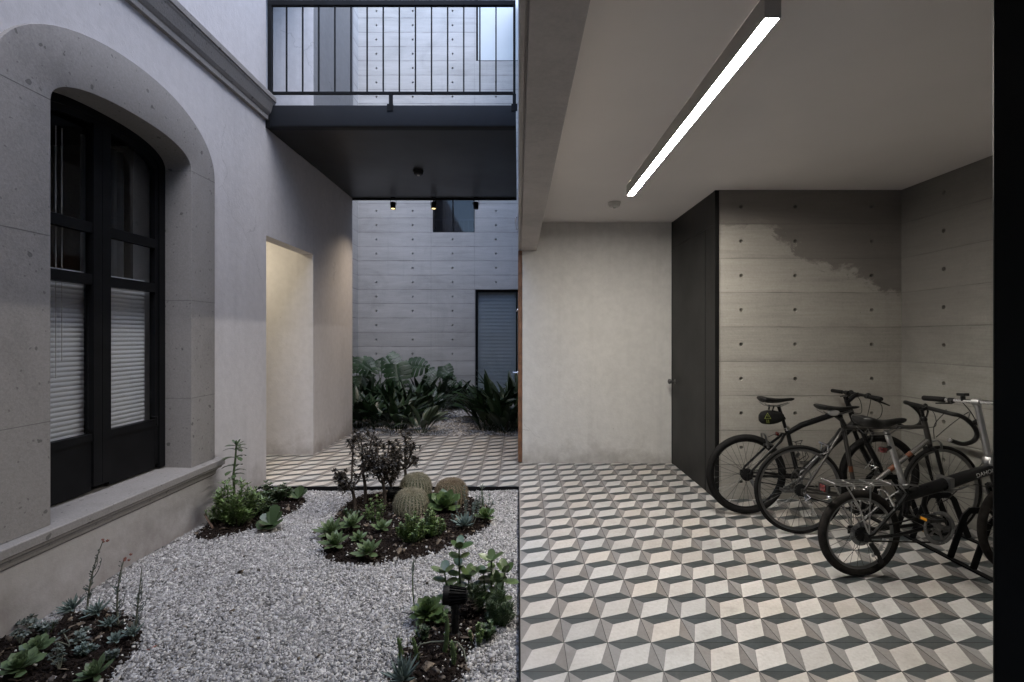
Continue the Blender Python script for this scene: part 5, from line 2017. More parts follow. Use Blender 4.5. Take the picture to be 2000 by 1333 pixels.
def steer(axis_p, axis_d, ang):
    p = Vector(axis_p)
    return Matrix.Translation(p) @ Matrix.Rotation(ang, 4, Vector(axis_d).normalized()) @ Matrix.Translation(-p)


def saddle(root, u0, u1, z, wid, mat, th=0.045, kick=0.012, name='saddle'):
    """u0 rear, u1 nose"""
    m = MB()
    L = u1 - u0
    n = 14
    rings = []
    for i in range(n + 1):
        f = i / n
        w = wid / 2 * (0.16 + 0.84 * (1 / (1 + math.exp((f - 0.42) * 11)))) * (1 if 0 < i < n else 0.55)
        if i == 0:
            w *= 1.1
        t = th * (0.75 + 0.25 * math.cos(PI * f)) * (1 if 0 < i < n else 0.5)
        zc = z + kick * math.cos(2 * PI * f) * 0.5 + kick * (1 - f) * 0.5
        u = u0 + L * f
        ring = []
        for j in range(12):
            a = 2 * PI * j / 12
            y = w * math.copysign(abs(math.cos(a)) ** 0.7, math.cos(a))
            s = math.sin(a)
            zz = zc + (0.32 * t * abs(s) ** 0.7 if s > 0 else -t * 0.68 * abs(s) ** 1.2 * (0.55 + 0.45 * abs(math.cos(a)) * 0 + 0.45))
            ring.append(m.vert((u, y, zz)))
        rings.append(ring)
    for i in range(n):
        for j in range(12):
            m.face((rings[i][j], rings[i][(j + 1) % 12], rings[i + 1][(j + 1) % 12], rings[i + 1][j]))
    m.face(rings[0][::-1])
    m.face(rings[-1])
    s = m.build(name, mat, root, smooth=True, angle=60)
    r = MB()
    for sg in (-1, 1):
        r.tube([(u0 + L * .08, sg * 0.045, z - th * 0.5), (u0 + L * .2, sg * 0.03, z - th * 1.05), (u0 + L * .6, sg * 0.022, z - th * 1.05), (u0 + L * .85, sg * 0.012, z - th * 0.5)], 0.0035, 6)
    r.build('saddle_rail', M['dullalloy'], s, smooth=True)
    return s


def crankset(root, bb, ring_r, ang, arm, mats, guard=False, pedal_amber=False, chain_to=None, cog_r=0.03, pedal_kind='flat'):
    """crank with chainring on the right (y<0); ang is the right arm's angle from +x, up positive"""
    u, z = bb
    c = Vector((u, 0, z))
    m = MB()
    m.lathe([(0, -0.062), (0.012, -0.062), (0.02, -0.055), (0.02, 0.055), (0.012, 0.062), (0, 0.062)], c, (0, 1, 0), 16)
    # chainring: open spider
    n = 48
    for y in (-0.048,):
        m.lathe([(ring_r, y - 0.0015), (ring_r, y + 0.0015), (ring_r * 0.86, y + 0.0015), (ring_r * 0.86, y - 0.0015)], c, (0, 1, 0), n, closed=True)
    for k in range(5):
        a = 2 * PI * k / 5 + ang
        m.bar(c + Vector((0, -0.049, 0)), c + Vector((math.cos(a) * ring_r * .9, -0.049, math.sin(a) * ring_r * .9)), 0.004, 0.014, Vector((-math.sin(a), 0, math.cos(a))))
    ends = []
    for s, a in ((-1, ang), (1, ang + PI)):
        e = c + Vector((math.cos(a) * arm, s * 0.075, math.sin(a) * arm))
        m.tube([c + Vector((0, s * 0.058, 0)), c.lerp(e, 0.5) + Vector((0, s * 0.03, 0)), e], [0.013, 0.0105, 0.010], 8, flat=0.8)
        ends.append((s, e))
    cr = m.build('crankset', mats['crank'], root, smooth=True, angle=35)
    for s, e in ends:
        p = MB()
        p.tube([e, e + Vector((0, s * 0.095, 0))], 0.008, 8)
        if pedal_kind == 'flat':
            for dx in (-0.042, 0.042):
                p.box(e.x + dx - 0.006, e.x + dx + 0.006, *sorted((e.y + s * 0.02, e.y + s * 0.10)), e.z - 0.011, e.z + 0.011)
            p.box(e.x - 0.042, e.x + 0.042, *sorted((e.y + s * 0.018, e.y + s * 0.026)), e.z - 0.009, e.z + 0.009)
            p.box(e.x - 0.042, e.x + 0.042, *sorted((e.y + s * 0.094, e.y + s * 0.102)), e.z - 0.009, e.z + 0.009)
        else:
            p.box(e.x - 0.045, e.x + 0.04, *sorted((e.y + s * 0.025, e.y + s * 0.075)), e.z - 0.009, e.z + 0.009)
            p.tube([(e.x - 0.05, e.y + s * 0.05, e.z), (e.x, e.y + s * 0.05, e.z - 0.03), (e.x + 0.05, e.y + s * 0.05, e.z)], 0.005, 6)
        pd = p.build('pedal', mats['pedal'], cr, bevel=0.002)
        if pedal_amber:
            q = MB()
            for dx in (-0.0495, 0.0495):
                q.box(e.x + dx - 0.001, e.x + dx + 0.001, *sorted((e.y + s * 0.04, e.y + s * 0.08)), e.z - 0.008, e.z + 0.008)
            q.build('pedal_reflector', M['amber'], cr)
    if guard:
        g_ = MB()
        g_.lathe([(ring_r * 1.13, -0.058), (ring_r * 1.13, -0.055), (ring_r * 0.93, -0.055), (ring_r * 0.93, -0.058)], c, (0, 1, 0), n, closed=True)
        g_.build('chain_guard', M['clear'], cr, smooth=True, angle=30)
    if chain_to is not None:
        h = MB()
        a = Vector(chain_to)
        for sg in (1, -1):
            h.bar(a + Vector((0, -0.045, sg * cog_r)), c + Vector((0, -0.048, sg * ring_r)), 0.006, 0.008)
        h.build('chain', M['blackplastic'], root)
    return cr


def derailleur(root, u, z, r, mat, y=-0.075):
    m = MB()
    m.tube([(u, y * .8, z), (u + 0.02, y, z - 0.04), (u + 0.035, y, z - 0.055)], [0.014, 0.017, 0.012], 8)
    m.bar((u + 0.03, y, z - 0.05), (u + 0.055, y, z - 0.14 * r), 0.006, 0.022, (1, 0, 0.3))
    for q, w in (((u + 0.032, y + 0.008, z - 0.055), 0.017), ((u + 0.055, y + 0.008, z - 0.14 * r), 0.018)):
        m.lathe([(0, -0.004), (w, -0.004), (w, 0.004), (0, 0.004)], q, (0, 1, 0), 14)
    m.build('rear_derailleur', mat, root, smooth=True, angle=35)


def vbrake(root, M_, u, z, s, mat, du=-0.02, name='brake'):
    m = MB()
    m.M = M_
    for y in (-0.035, 0.035):
        m.tube([(u, y, z - 0.03), (u + du * .5, y * 1.1, z + 0.02), (u + du, y * .9, z + 0.075)], [0.010, 0.009, 0.007], 7)
        m.box(u - 0.035, u + 0.035, y * .72 - 0.006, y * .72 + 0.006, z - 0.012, z + 0.004)
    m.tube([(u + du, -0.033, z + 0.074), (u + du, 0, z + 0.082), (u + du, 0.033, z + 0.074)], 0.003, 6)
    m.build(name, mat, root, smooth=True, angle=35)


def cable(root, pts, r=0.0026, M_=None, n=14):
    """smooth cable through control points (Catmull-Rom)"""
    P = [Vector(p) for p in pts]
    P = [P[0] * 2 - P[1]] + P + [P[-1] * 2 - P[-2]]
    out = []
    for i in range(1, len(P) - 2):
        for k in range(6):
            t = k / 6
            a, b, c, d = P[i - 1], P[i], P[i + 1], P[i + 2]
            out.append(0.5 * ((2 * b) + (c - a) * t + (2 * a - 5 * b + 4 * c - d) * t * t + (3 * b - a - 3 * c + d) * t ** 3))
    out.append(P[-2])
    m = MB()
    m.M = M_
    m.tube(out, r, 6)
    return m.build('cable', M['blackplastic'], root, smooth=True)


def text_mesh(body, size, ext):
    cu = bpy.data.curves.new('lettering', 'FONT')
    cu.body = body
    cu.size = size
    cu.extrude = ext
    cu.align_x, cu.align_y = 'CENTER', 'CENTER'
    o = bpy.data.objects.new('lettering', cu)
    COL.objects.link(o)
    dg = bpy.context.evaluated_depsgraph_get()
    me = bpy.data.meshes.new_from_object(o.evaluated_get(dg))
    bpy.data.objects.remove(o)
    return me


BIKE_GROUP = 'bicycles parked in the rack'
# ------------------------------------------------------------ 1: black mountain bike at the wall
b1 = empty('bicycle', (1.858, 4.11, 0.002), 'black mountain bicycle with flat handlebar parked against the concrete wall, rearmost of the three', 'bicycle', BIKE_GROUP)
r = 0.325
mt = dict(rim=M['blackpaint'], tyre=M['rubber'], crank=M['dullalloy'], pedal=M['dullalloy'])
ax_t, ax_b = Vector((0.835, 0, 0.885)), Vector((0.895, 0, 0.715))
S1 = None
wheel(b1, None, 0.0, r, 0.026, mt, 32, 0.06, cas=[0.052, 0.047, 0.042, 0.037, 0.032, 0.028], seed=.1)
wheel(b1, None, 1.085, r, 0.026, mt, 32, 0.05, seed=.3)
f_ = MB()
BB, SCL = Vector((0.424, 0, 0.306)), Vector((0.338, 0, 0.672))
f_.tube([BB, SCL, SCL + (SCL - BB) * 0.04], [0.0175, 0.017, 0.018], 12)
f_.tube([SCL + Vector((0.004, 0, -0.012)), Vector((0.45, 0, 0.722)), ax_t + Vector((0.006, 0, -0.03))], [0.020, 0.0235, 0.025], 12)
f_.tube([BB, ax_b + Vector((-0.006, 0, 0.028))], [0.026, 0.031], 12)
f_.tube([ax_t, ax_b], [0.0215, 0.0215], 12)
f_.lathe([(0, -0.037), (0.023, -0.037), (0.023, 0.037), (0, 0.037)], BB, (0, 1, 0), 16)
for s in (-1, 1):
    f_.tube([(0.0, s * 0.066, r + 0.004), (0.02, s * 0.064, r + 0.045), (0.19, s * 0.052, 0.538), (0.265, s * 0.038, 0.60), (0.30, s * 0.016, 0.645), SCL + Vector((-.006, 0, -0.02))], [0.009, 0.009, 0.010, 0.011, 0.012, 0.012], 8)
    f_.tube([(0.0, s * 0.066, r - 0.003), (0.16, s * 0.055, r - 0.004), (0.33, s * 0.034, r - 0.016), BB + Vector((-0.01, s * 0.026, 0))], [0.009, 0.011, 0.012, 0.013], 8)
    f_.box(-0.02, 0.022, s * 0.066 - 0.004, s * 0.066 + 0.004, r - 0.03, r + 0.018)
f_.build('frame', M['blackpaint'], b1, smooth=True, angle=40)
k_ = MB()
fa = ax_b + (ax_b - ax_t).normalized() * 0.035
k_.tube([ax_b, fa], 0.019, 10)
k_.tube([fa + Vector((0, -0.052, 0)), fa + Vector((0.004, 0, 0.012)), fa + Vector((0, 0.052, 0))], 0.019, 10)
for s in (-1, 1):
    k_.tube([fa + Vector((0, s * 0.052, 0.012)), fa + Vector((0.045, s * 0.053, -0.10))], 0.0165, 10)
    k_.tube([fa + Vector((0.04, s * 0.053, -0.09)), (1.055, s * 0.053, r + 0.06)], 0.0215, 10)
    k_.tube([(1.055, s * 0.053, r + 0.06), (1.085, s * 0.056, r - 0.005)], [0.017, 0.011], 8)
k_.tube([(0.985, -0.053, 0.66), (1.0, 0.0, 0.71), (0.985, 0.053, 0.66)], 0.012, 8)
k_.build('fork', M['blackpaint'], b1, smooth=True, angle=40)
k_ = MB()
for i in range(3):
    a = ax_b + (ax_t - ax_b).normalized() * (0.005 + 0.016 * i)
    k_.lathe([(0.0225, 0), (0.0232, 0.002), (0.0232, 0.006), (0.0225, 0.008)], a, ax_t - ax_b, 16)
k_.build('head_band', M['yellow'], b1, smooth=True)
k_ = MB()
k_.tube([(SCL + Vector((0.0, 0, -0.02))), Vector((0.263, 0, 0.885))], 0.0135, 10)
k_.build('seatpost', M['blackpaint'], b1, smooth=True)
k_ = MB()
k_.lathe([(0.017, -0.014), (0.021, -0.012), (0.021, 0.012), (0.017, 0.014)], SCL + Vector((-0.004, 0, 0.022)), SCL - BB, 14)
k_.tube([SCL + Vector((-0.03, 0.0, 0.02)), SCL + Vector((-0.035, -0.04, 0.03))], 0.005, 6)
k_.build('seat_clamp', M['chrome'], b1, smooth=True)
saddle(b1, 0.108, 0.392, 0.932, 0.145, M['leather'], 0.05)
k_ = MB()
hb = Vector((0.918, 0, 0.972))
k_.tube([ax_t, ax_t + (ax_t - ax_b).normalized() * 0.045], 0.02, 10)
top = ax_t + (ax_t - ax_b).normalized() * 0.03
k_.tube([top, top.lerp(hb, .6) + Vector((0, 0, 0.012)), hb], [0.02, 0.018, 0.02], 10)
k_.lathe([(0, 0), (0.018, 0), (0.018, 0.045), (0, 0.05)], top, ax_t - ax_b, 12)
k_.build('stem', M['blackpaint'], b1, smooth=True, angle=40)
k_ = MB()
k_.tube([hb + Vector((-0.03, 0.29, 0.0)), hb + Vector((-0.004, 0.08, 0.002)), hb, hb + Vector((-0.004, -0.08, 0.002)), hb + Vector((-0.03, -0.29, 0.0))], [0.0115, 0.0125, 0.015, 0.0125, 0.0115], 10)
hbar = k_.build('handlebar', M['blackpaint'], b1, smooth=True)
for s in (-1, 1):
    k_ = MB()
    k_.tube([hb + Vector((-0.019, s * 0.17, 0.001)), hb + Vector((-0.02, s * 0.175, 0.001)), hb + Vector((-0.0295, s * 0.295, 0)), hb + Vector((-0.03, s * 0.30, 0))], [0.014, 0.0165, 0.0165, 0.014], 12)
    k_.build('grip', M['rubber'], hbar, smooth=True, angle=50)
    k_ = MB()
    c = hb + Vector((-0.012, s * 0.125, 0))
    k_.tube([c + Vector((0, -0.02, 0)), c + Vector((0, 0.02, 0))], 0.019, 10)
    k_.tube([c + Vector((0.02, 0, -0.012)), c + Vector((0.05, s * 0.03, -0.03)), c + Vector((0.045, s * 0.12, -0.04)), c + Vector((0.05, s * 0.165, -0.05))], [0.010, 0.008, 0.0065, 0.005], 8)
    k_.ball(c + Vector((0.02, -s * 0.02, 0.012)), 0.018, 0.02, 0.014)
    k_.build('brake_lever', M['blackplastic'], hbar, smooth=True)
cable(b1, [hb + Vector((0.02, -0.10, -0.01)), hb + Vector((0.10, -0.12, -0.07)), hb + Vector((0.10, -0.10, -0.17)), hb + Vector((0.02, -0.06, -0.20)), (0.84, -0.03, 0.82)])
cable(b1, [hb + Vector((0.02, -0.06, 0)), hb + Vector((0.07, -0.04, -0.03)), hb + Vector((0.075, 0.0, -0.16)), (0.97, 0, 0.73)])
cable(b1, [hb + Vector((0.02, 0.10, 0)), hb + Vector((0.08, 0.10, -0.06)), hb + Vector((0.06, 0.06, -0.16)), (0.86, 0.03, 0.83)])
cable(b1, [(0.336, -0.02, 0.66), (0.25, -0.03, 0.665), (0.17, -0.02, 0.63)], 0.0022)
vbrake(b1, None, 0.165, 0.575, 1, M['dullalloy'], -0.025)
vbrake(b1, None, 0.985, 0.60, 1, M['blackplastic'], 0.03)
crankset(b1, (0.424, 0.306), 0.085, R(205), 0.17, mt, chain_to=(0, 0, r), cog_r=0.04)
derailleur(b1, 0.012, r - 0.03, 1.0, M['dullalloy'])
k_ = MB()
k_.tube([(0.40, -0.02, 0.47), (0.405, -0.045, 0.50)], 0.014, 8)
k_.build('front_derailleur', M['dullalloy'], b1, smooth=True)
k_ = MB()
d0, d1 = Vector((0.50, 0, 0.42)), Vector((0.60, 0, 0.53))
for s in (-1, 1):
    k_.tube([(0.405, s * 0.018, 0.44), (0.455, s * 0.036, 0.43), (0.425, s * 0.036, 0.58), (0.385, s * 0.018, 0.585)], 0.003, 6)
k_.tube([(0.455, -0.036, 0.43), (0.50, -0.02, 0.47), (0.47, 0.0, 0.55), (0.50, 0.02, 0.47), (0.455, 0.036, 0.43)], 0.003, 6)
k_.tube([(0.425, -0.036, 0.58), (0.46, 0, 0.60), (0.425, 0.036, 0.58)], 0.003, 6)
k_.build('bottle_cage', M['blackplastic'], b1, smooth=True)
k_ = MB()
k_.lathe([(0, 0), (0.016, 0), (0.016, 0.018), (0, 0.022)], (0.262, 0, 0.65), (-1, 0, 0.2), 12)
k_.build('rear_light', M['red'], b1, smooth=True)

# saddle bag with its small triangle mark
bag = empty('saddle_bag', (1.858, 4.11, 0.0), 'small black saddle bag with a lime triangle mark under the rearmost saddle', 'bag')
k_ = MB()
n = 10
rings = []
for i in range(n + 1):
    f = i / n
    u = 0.112 + 0.19 * f
    e = math.sin(PI * (0.12 + 0.80 * f)) ** 0.45 * (1 if 0 < i < n else 0.72)
    cz = 0.79 + 0.012 * (f - .5)
    ring = []
    for j in range(16):
        a = 2 * PI * j / 16
        ring.append(k_.vert((u, 0.05 * e * math.copysign(abs(math.cos(a)) ** .6, math.cos(a)), cz + (0.062 - 0.012 * f) * e * math.copysign(abs(math.sin(a)) ** .75, math.sin(a)))))
    rings.append(ring)
for i in range(n):
    for j in range(16):
        k_.face((rings[i][j], rings[i][(j + 1) % 16], rings[i + 1][(j + 1) % 16], rings[i + 1][j]))
k_.face(rings[0][::-1])
k_.face(rings[-1])
k_.build('body', M['cloth'], bag, smooth=True, angle=60)
k_ = MB()
A, B, C_ = Vector((0.150, -0.0535, 0.832)), Vector((0.128, -0.0510, 0.786)), Vector((0.176, -0.0530, 0.786))
for p, q in ((A, B), (B, C_), (C_, A)):
    k_.bar(p, q, 0.003, 0.0045, (0, -1, 0))
k_.bar((0.150, -0.0545, 0.815), (0.154, -0.0545, 0.797), 0.003, 0.004, (0, -1, 0))
k_.bar((0.145, -0.0515, 0.778), (0.148, -0.0495, 0.750), 0.003, 0.004, (0, -1, 0))
k_.bar((0.158, -0.0520, 0.776), (0.163, -0.0500, 0.748), 0.003, 0.004, (0, -1, 0))
k_.build('triangle_mark', M['lime'], bag)
k_ = MB()
k_.tube([(0.20, -0.03, 0.845), (0.21, -0.035, 0.885)], 0.006, 6)
k_.tube([(0.20, 0.03, 0.845), (0.21, 0.035, 0.885)], 0.006, 6)
k_.tube([(0.29, 0.0, 0.80), (0.305, -0.018, 0.79), (0.318, 0.0, 0.775)], 0.007, 6)
k_.build('strap', M['cloth'], bag, smooth=True)

# ------------------------------------------------------------ 2: grey road bike
b2 = empty('bicycle', (2.061, 3.70, 0.002), 'grey road bicycle with drop handlebar and thin tyres, in the middle of the rack', 'bicycle', BIKE_GROUP, rz=-0.03)
r = 0.325
mt = dict(rim=M['dullalloy'], tyre=M['rubber'], crank=M['chrome'], pedal=M['blackplastic'])
ax_t, ax_b = Vector((0.895, 0, 0.842)), Vector((0.935, 0, 0.665))
S2 = steer(ax_b, ax_t - ax_b, R(9))
wheel(b2, None, 0.0, r, 0.0145, mt, 32, 0.06, 0.02, cas=[0.045, 0.041, 0.037, 0.033, 0.029, 0.025], seed=.2)
wheel(b2, S2, 1.022, r, 0.0145, mt, 32, 0.05, 0.02, seed=.5)
f_ = MB()
BB, SCL = Vector((0.412, 0, 0.272)), Vector((0.318, 0, 0.79))
f_.tube([BB, SCL], 0.0148, 12)
f_.tube([SCL + Vector((0.0, 0, -0.012)), Vector((0.897, 0, 0.787))], 0.0145, 12)
f_.tube([ax_t, ax_b], 0.0185, 12)
f_.lathe([(0, -0.034), (0.02, -0.034), (0.02, 0.034), (0, 0.034)], BB, (0, 1, 0), 16)
for s in (-1, 1):
    f_.tube([(0.0, s * 0.062, r), (0.16, s * 0.04, 0.55), SCL + Vector((-0.008, s * 0.014, -0.018))], [0.0075, 0.0085, 0.0085], 8)
    f_.tube([(0.0, s * 0.062, r), (0.25, s * 0.036, 0.293), BB + Vector((-0.01, s * 0.022, 0))], [0.0075, 0.010, 0.011], 8)
    f_.box(-0.016, 0.016, s * 0.062 - 0.004, s * 0.062 + 0.004, r - 0.022, r + 0.02)
f_.tube([(0.165, -0.036, 0.60 - 0.03), (0.165, 0.036, 0.57)], 0.006, 6)
f_.build('frame', M['greypaint'], b2, smooth=True, angle=40)
k_ = MB()
k_.tube([BB + Vector((0.01, 0, 0.012)), Vector((0.928, 0, 0.695))], 0.0172, 12)
k_.build('down_tube', M['greysilver'], b2, smooth=True)
k_ = MB()
d0, d1 = BB, Vector((0.928, 0, 0.695))
for a, b in ((0.46, 0.56), (0.70, 0.76)):
    k_.tube([d0.lerp(d1, a) + Vector((0, -0.0015, 0.003)), d0.lerp(d1, b) + Vector((0, -0.0015, 0.003))], 0.0178, 12)
k_.tube([BB.lerp(SCL, .36), BB.lerp(SCL, .44)], 0.0153, 12)
k_.tube([BB.lerp(SCL, .14), BB.lerp(SCL, .24)], 0.0153, 12)
k_.build('frame_band', M['orange'], b2, smooth=True)
k_ = MB()
k_.M = S2
fa = ax_b + (ax_b - ax_t).normalized() * 0.03
k_.tube([ax_b, fa], 0.017, 10)
k_.tube([fa + Vector((0, -0.045, -0.01)), fa, fa + Vector((0, 0.045, -0.01))], 0.015, 8)
for s in (-1, 1):
    k_.tube([fa + Vector((0, s * 0.045, -0.005)), (0.965, s * 0.047, 0.52), (0.99, s * 0.048, 0.42), (1.022, s * 0.05, r)], [0.0155, 0.0145, 0.0115, 0.0075], 8, flat=0.75)
k_.build('fork', M['blackpaint'], b2, smooth=True, angle=40)
k_ = MB()
k_.M = S2
k_.lathe([(0, -0.008), (0.022, -0.008), (0.023, 0.0), (0.021, 0.012), (0.015, 0.02), (0, 0.02)], ax_t, ax_t - ax_b, 16)
hc = Vector((0.930, 0, 0.925))
k_.tube([ax_t, ax_t + (ax_t - ax_b).normalized() * 0.075], 0.0115, 10)
q = ax_t + (ax_t - ax_b).normalized() * 0.07
k_.tube([q, q.lerp(hc, 0.5), hc], [0.014, 0.0125, 0.015], 10)
k_.build('stem', M['blackpaint'], b2, smooth=True, angle=40)
k_ = MB()
tilt = Matrix.Translation(hc) @ Matrix.Rotation(R(7), 4, 'X') @ Matrix.Translation(-hc)
k_.M = S2 @ tilt
drop = [(0.0, 0.0, 0.0), (0.0, 0.12, 0.0), (0.004, 0.185, -0.002), (0.03, 0.205, -0.006), (0.09, 0.207, -0.035), (0.150, 0.208, -0.085), (0.178, 0.21, -0.135), (0.168, 0.21, -0.175), (0.125, 0.212, -0.200), (0.06, 0.213, -0.205), (-0.03, 0.215, -0.178)]
path = [hc + Vector((a, -b, c)) for a, b, c in drop[::-1]] + [hc + Vector((a, b, c)) for a, b, c in drop[1:]]


def smooth_path(P, m=4):
    P = [Vector(p) for p in P]
    P = [P[0] * 2 - P[1]] + P + [P[-1] * 2 - P[-2]]
    o_ = []
    for i in range(1, len(P) - 2):
        for k in range(m):
            t = k / m
            a, b, c, d = P[i - 1], P[i], P[i + 1], P[i + 2]
            o_.append(0.5 * ((2 * b) + (c - a) * t + (2 * a - 5 * b + 4 * c - d) * t * t + (3 * b - a - 3 * c + d) * t ** 3))
    return o_ + [P[-2]]


k_.tube(smooth_path(path), 0.0155, 10)
hbar = k_.build('handlebar', M['leather'], b2, smooth=True, angle=60)
for s in (-1, 1):
    k_ = MB()
    k_.M = S2 @ tilt
    e = hc + Vector((-0.03, s * 0.215, -0.178))
    k_.lathe([(0, 0.0), (0.0145, 0.0), (0.0165, 0.004), (0.015, 0.012), (0, 0.014)], e, (-1, 0, 0.4), 14)
    k_.build('bar_end_plug', M['chrome'], hbar, smooth=True)
    k_ = MB()
    k_.M = S2 @ tilt
    c = hc + Vector((0.15, s * 0.208, -0.07))
    k_.tube([c + Vector((-0.02, 0, 0.0)), c + Vector((0.03, 0, 0.02)), c + Vector((0.055, 0, 0.045))], [0.018, 0.019, 0.014], 8)
    k_.tube([c + Vector((0.05, 0, 0.03)), c + Vector((0.075, 0, -0.01)), c + Vector((0.07, s * 0.008, -0.07)), c + Vector((0.055, s * 0.01, -0.11))], [0.008, 0.0075, 0.006, 0.005], 7)
    k_.build('brake_lever', M['blackplastic'], hbar, smooth=True)
cable(b2, [hc + Vector((0.02, -0.12, 0)), hc + Vector((0.06, -0.08, -0.02)), hc + Vector((0.03, -0.02, -0.12)), (0.975, 0, 0.70)], M_=S2)
cable(b2, [hc + Vector((0.12, -0.19, -0.05)), hc + Vector((0.20, -0.12, -0.02)), hc + Vector((0.14, -0.04, -0.12)), (0.99, 0.0, 0.71)], M_=S2)
cable(b2, [hc + Vector((0.03, 0.12, 0)), hc + Vector((0.10, 0.06, -0.03)), hc + Vector((0.06, 0.0, -0.13)), (0.91, 0.02, 0.78)], M_=S2)
k_ = MB()
k_.tube([SCL + Vector((0.004, 0, -0.03)), Vector((0.298, 0, 0.885))], 0.0133, 10)
k_.build('seatpost', M['blackpaint'], b2, smooth=True)
saddle(b2, 0.128, 0.432, 0.925, 0.148, M['leather'], 0.042, 0.014)
k_ = MB()
k_.ball((0.225, -0.045, 0.893), 0.045, 0.010, 0.022)
k_.build('saddle_pad', M['palegrey'], b2, smooth=True)
k_ = MB()
k_.tube([(0.316, -0.02, 0.80), (0.29, -0.03, 0.84), (0.27, 0.0, 0.86), (0.31, 0.01, 0.87)], 0.016, 8)
k_.build('saddle_clamp', M['blackplastic'], b2, smooth=True)
k_ = MB()
for s in (-1, 1):
    k_.tube([(0.155, s * 0.010, 0.668), (0.185, s * 0.045, 0.655), (0.185, s * 0.043, 0.61), (0.165, s * 0.022, 0.592)], [0.008, 0.0095, 0.009, 0.007], 8)
    k_.box(0.14, 0.19, s * 0.020 - 0.005, s * 0.020 + 0.005, 0.583, 0.597)
k_.build('rear_brake', M['chrome'], b2, smooth=True)
k_ = MB()
k_.M = S2
for s in (-1, 1):
    k_.tube([(0.995, s * 0.008, 0.685), (0.985, s * 0.042, 0.67), (0.99, s * 0.042, 0.635), (0.98, s * 0.02, 0.62)], [0.007, 0.009, 0.008, 0.006], 8)
k_.build('front_brake', M['dullalloy'], b2, smooth=True)
crankset(b2, (0.412, 0.272), 0.092, R(120), 0.17, mt, chain_to=(0, 0, r), cog_r=0.035, pedal_kind='road')
derailleur(b2, 0.012, r - 0.03, 0.95, M['chrome'])
k_ = MB()
a = Vector((0.60, 0, 0.45))
k_.tube([a + Vector((-0.03, 0, 0.04)), a + Vector((-0.07, -0.036, 0.05)), a + Vector((-0.11, -0.03, 0.02)), a + Vector((-0.07, 0.0, 0.10)), a + Vector((-0.11, 0.03, 0.02)), a + Vector((-0.07, 0.036, 0.05)), a + Vector((-0.03, 0, 0.04))], 0.0035, 6)
k_.build('bottle_cage', M['chrome'], b2, smooth=True)
k_ = MB()
k_.tube([(0.012, -0.062, r - 0.01), (0.03, -0.10, r - 0.03), (-0.005, -0.09, r - 0.06)], 0.0045, 6)
k_.lathe([(0, 0), (0.012, 0), (0.012, 0.012), (0, 0.014)], (0.0, -0.066, r), (0, -1, 0), 12)
k_.build('quick_release', M['chrome'], b2, smooth=True)

# ------------------------------------------------------------ 3: folding bike in front
b3 = empty('bicycle', (2.06, 3.045, 0.002), 'small wheeled dark folding bicycle with rear carrier and silver seatpost, nearest of the three', 'bicycle', BIKE_GROUP, rz=0.087)
r = 0.26
mt = dict(rim=M['dullalloy'], tyre=M['rubberbrown'], crank=M['dullalloy'], pedal=M['blackplastic'])
ax_t, ax_b = Vector((0.868, 0, 0.66)), Vector((0.905, 0, 0.54))
S3 = steer(ax_b, ax_t - ax_b, R(10))
wh = wheel(b3, None, 0.0, r, 0.0235, mt, 28, 0.06, 0.018, cas=[0.044, 0.040, 0.036, 0.032, 0.028, 0.024], seed=.15)
k_ = MB()
k_.lathe([(0.070, -0.0165), (0.070, -0.0155), (0.03, -0.0155), (0.03, -0.0165)], (0, 0, r), (0, 1, 0), 36, closed=True)
k_.build('spoke_guard', M['clear'], wh, smooth=True, angle=30)
k_ = MB()
for k in range(6):
    a0 = R(-62 + 9 * k)
    k_.bar(Vector((math.cos(a0) * 0.155, -0.012, r + math.sin(a0) * 0.155)), Vector((math.cos(a0 + R(7.6)) * 0.155, -0.012, r + math.sin(a0 + R(7.6)) * 0.155)), 0.006, 0.020, Vector((math.cos(a0), 0, math.sin(a0))))
k_.build('spoke_reflector', M['whitemark'], wh)
wheel(b3, S3, 1.0, r, 0.0235, mt, 28, 0.05, 0.018, seed=.45)
f_ = MB()
BB = Vector((0.468, 0, 0.295))
f_.tube([(0.255, 0, 0.462), (0.36, 0, 0.492), (0.54, 0, 0.537), (0.56, 0, 0.542)], [0.030, 0.034, 0.037, 0.039], 14)
f_.tube([(0.565, 0, 0.543), (0.70, 0, 0.583), (0.868, 0, 0.628)], [0.039, 0.036, 0.031], 14)
f_.tube([ax_t, ax_b], 0.024, 12)
f_.tube([(0.320, 0, 0.505), (0.298, 0, 0.36), BB + Vector((-0.02, 0, 0))], [0.021, 0.018, 0.018], 12)
f_.tube([(0.293, 0, 0.555), (0.315, 0, 0.42)], 0.0205, 12)
f_.lathe([(0, -0.036), (0.022, -0.036), (0.022, 0.036), (0, 0.036)], BB, (0, 1, 0), 16)
f_.tube([BB, Vector((0.42, 0, 0.42)), Vector((0.44, 0, 0.505))], 0.014, 10)
for s in (-1, 1):
    f_.tube([(0.0, s * 0.066, r), (0.04, s * 0.064, r + 0.02), (0.22, s * 0.045, 0.44), (0.285, s * 0.025, 0.495)], [0.009, 0.010, 0.010, 0.010], 8)
    f_.tube([(0.0, s * 0.066, r - 0.004), (0.2, s * 0.05, r - 0.002), BB + Vector((-0.015, s * 0.026, 0))], [0.009, 0.011, 0.011], 8)
    f_.box(-0.02, 0.022, s * 0.066 - 0.004, s * 0.066 + 0.004, r - 0.028, r + 0.02)
f_.build('frame', M['blackpaint'], b3, smooth=True, angle=40)
k_ = MB()
k_.box(0.548, 0.578, -0.047, 0.047, 0.500, 0.588)
k_.tube([(0.555, -0.05, 0.52), (0.60, -0.056, 0.525), (0.665, -0.05, 0.545)], 0.007, 7)
k_.build('hinge', M['dullalloy'], b3, bevel=0.005)
